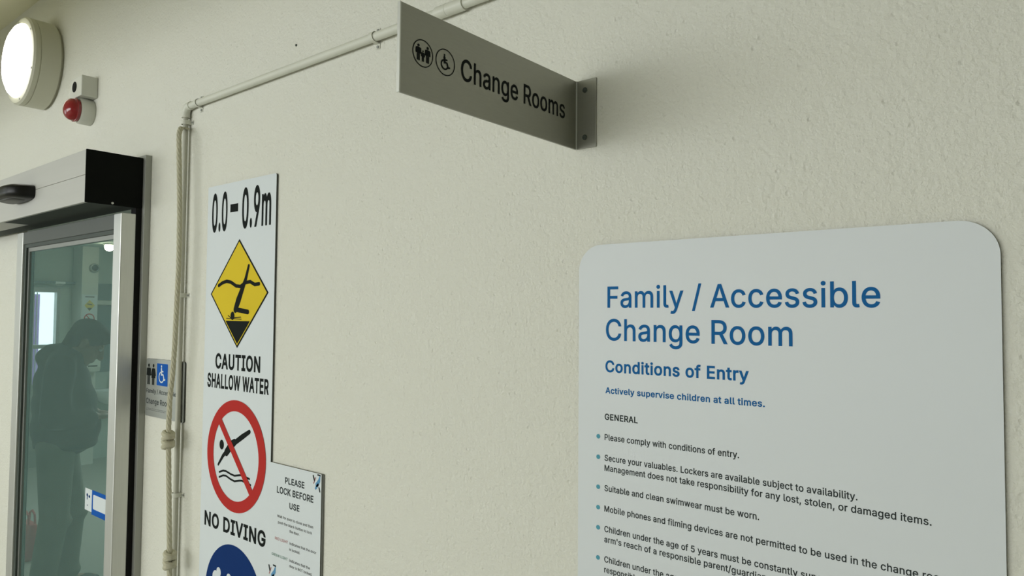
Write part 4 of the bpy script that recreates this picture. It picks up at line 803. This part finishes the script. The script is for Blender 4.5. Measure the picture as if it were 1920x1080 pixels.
HC = Vector((0, 0.085, 1.425)); HR = Matrix.Rotation(math.radians(-38), 4, 'X')       # bowed head
def hp(x, y, z): return HC + HR @ Vector((x, y, z))
bm = bmesh.new()
ell(bm, hp(0, -0.012, 0.030), (0.074, 0.096, 0.092), HR); ell(bm, hp(0, 0.022, -0.035), (0.060, 0.074, 0.085), HR)
ell(bm, hp(0, 0.062, -0.098), (0.030, 0.026, 0.022), HR)                                # chin
limb(bm, [hp(0, 0.090, 0.015), hp(0, 0.112, -0.030)], [0.009, 0.015])                    # nose
for s in (-1, 1):
    ell(bm, hp(s*0.012, 0.100, -0.034), (0.008, 0.008, 0.007), HR)
    ell(bm, hp(s*0.030, 0.078, 0.026), (0.024, 0.012, 0.009), HR)                        # brow
    ell(bm, hp(s*0.040, 0.062, -0.025), (0.020, 0.018, 0.018), HR)                       # cheek
    ell(bm, hp(s*0.078, -0.010, -0.012), (0.008, 0.020, 0.032), HR)                      # ear
ell(bm, hp(0, 0.088, -0.062), (0.024, 0.011, 0.007), HR); ell(bm, hp(0, 0.086, -0.074), (0.021, 0.011, 0.007), HR)   # lips
limb(bm, [(0, -0.02, 1.30), (0, 0.025, 1.38), hp(0, -0.02, -0.05)], [0.070, 0.058, 0.058])
ell(bm, (0, -0.03, 1.20), (0.17, 0.105, 0.16)); ell(bm, (0, -0.03, 1.00), (0.145, 0.10, 0.15)); ell(bm, (0, -0.04, 0.86), (0.155, 0.11, 0.10))
HAND = {}
for s in (-1, 1):
    sh, el, wr = (s*0.175, -0.03, 1.29), (s*0.225, -0.06, 1.03), (s*0.095, 0.135, 1.01)
    limb(bm, [sh, el, wr], [0.055, 0.042, 0.028])
    d = (Vector((s*0.035, 0.195, 1.005)) - Vector(wr)).normalized()
    palm = Vector(wr) + d*0.050; ell(bm, palm, (0.040, 0.046, 0.018), Matrix.Rotation(s*0.7, 4, 'Z'))
    side = Vector((0, 0, 1)).cross(d).normalized()
    for k, L in enumerate((0.060, 0.072, 0.076, 0.066)):                                 # four curled fingers
        b0 = palm + d*0.032 + side*(k-1.5)*0.019
        q1 = b0 + d*L*0.45 + Vector((0, 0, 0.008)); q2 = q1 + d*L*0.30 - Vector((0, 0, 0.012)); q3 = q2 + d*L*0.12 - Vector((0, 0, 0.020))
        limb(bm, [b0, q1, q2, q3], [0.0095, 0.0090, 0.0085, 0.0075])
    t0_ = palm - d*0.015 + side*s*0.030
    limb(bm, [t0_, t0_ + side*s*0.018 + d*0.026, t0_ + side*s*0.018 + d*0.052 + Vector((0, 0, 0.006))], [0.012, 0.0105, 0.009])
LEGS = {}
for s, fy in ((-1, 0.055), (1, -0.045)):
    hip, kn, an = (s*0.085, -0.045, 0.86), (s*0.095, fy*0.7-0.01, 0.47), (s*0.100, fy-0.05, 0.09)
    LEGS[s] = (hip, kn, an)
    limb(bm, [hip, kn, an], [0.088, 0.055, 0.040]); limb(bm, [(an[0], an[1], 0.05), (an[0]+s*0.01, an[1]+0.14, 0.035)], [0.04, 0.032])
fuse(bm, 'body', M_['skin'], 0.0065, 3)
for s in (-1, 1):
    bm = bmesh.new(); ell(bm, hp(s*0.031, 0.080, 0.010), (0.012, 0.010, 0.010), HR, 14)
    o = finish(bm, 'eye', M_['eye'], None, smooth=True)
    o.data.transform(Matrix.Translation(PR) @ RZ); o.data.transform(Matrix.Translation(-Vector(PR))); o.parent = pr
bm = bmesh.new()
ell(bm, hp(0, -0.020, 0.048), (0.082, 0.104, 0.086), HR); ell(bm, hp(0, -0.050, 0.0), (0.077, 0.066, 0.082), HR); ell(bm, hp(0, 0.040, 0.080), (0.066, 0.060, 0.045), HR)
ell(bm, hp(0, -0.060, -0.05), (0.062, 0.045, 0.06), HR)
for s in (-1, 1): ell(bm, hp(s*0.066, 0.020, 0.040), (0.018, 0.040, 0.040), HR)
fuse(bm, 'hair', M_['hair'], 0.010, 3)
bm = bmesh.new()
ell(bm, (0, -0.005, 0.95), (0.205, 0.178, 0.17)); ell(bm, (0, -0.015, 1.08), (0.205, 0.165, 0.17)); ell(bm, (0, -0.03, 1.20), (0.205, 0.145, 0.15)); ell(bm, (0, -0.035, 1.29), (0.175, 0.112, 0.085))
limb(bm, [(-0.17, -0.03, 1.31), (0, -0.03, 1.345), (0.17, -0.03, 1.31)], [0.070, 0.085, 0.070])
ell(bm, (0, -0.105, 1.345), (0.115, 0.062, 0.058)); ell(bm, (0, -0.09, 1.395), (0.085, 0.035, 0.028))      # hood lying on the back
limb(bm, [(-0.09, 0.02, 1.365), (0, 0.075, 1.335), (0.09, 0.02, 1.365)], [0.028, 0.026, 0.028])              # collar
for s in (-1, 1):
    limb(bm, [(s*0.180, -0.03, 1.29), (s*0.235, -0.055, 1.03), (s*0.125, 0.110, 1.005)], [0.078, 0.068, 0.052])
    ell(bm, (s*0.22, -0.03, 1.10), (0.06, 0.065, 0.05))
tube_bm([(0.160*math.cos(t), 0.140*math.sin(t) - 0.005, 0.850) for t in [2*math.pi*i/28 for i in range(28)]], 0.022, 10, bm, closed=True)
fuse(bm, 'jacket', M_['jacket'], 0.012, 12)
bm = bmesh.new()
ell(bm, (0, -0.04, 0.86), (0.165, 0.125, 0.09))
for s in (-1, 1):
    h, k, a = LEGS[s]
    limb(bm, [h, k, (a[0], a[1], 0.075)], [0.098, 0.074, 0.066])
    ell(bm, (a[0], a[1]+0.01, 0.11), (0.072, 0.076, 0.04)); ell(bm, (k[0], k[1]+0.015, k[2]-0.03), (0.076, 0.076, 0.05))
fuse(bm, 'trousers', M_['trousers'], 0.012, 10)
for s in (-1, 1):
    an = LEGS[s][2]; bm = bmesh.new()
    ell(bm, (an[0], an[1]-0.01, 0.050), (0.050, 0.065, 0.048)); ell(bm, (an[0]+s*0.006, an[1]+0.085, 0.038), (0.050, 0.095, 0.036)); ell(bm, (an[0]+s*0.004, an[1]+0.04, 0.016), (0.052, 0.13, 0.016))
    fuse(bm, 'shoe', M_['shoe'], 0.009, 3)
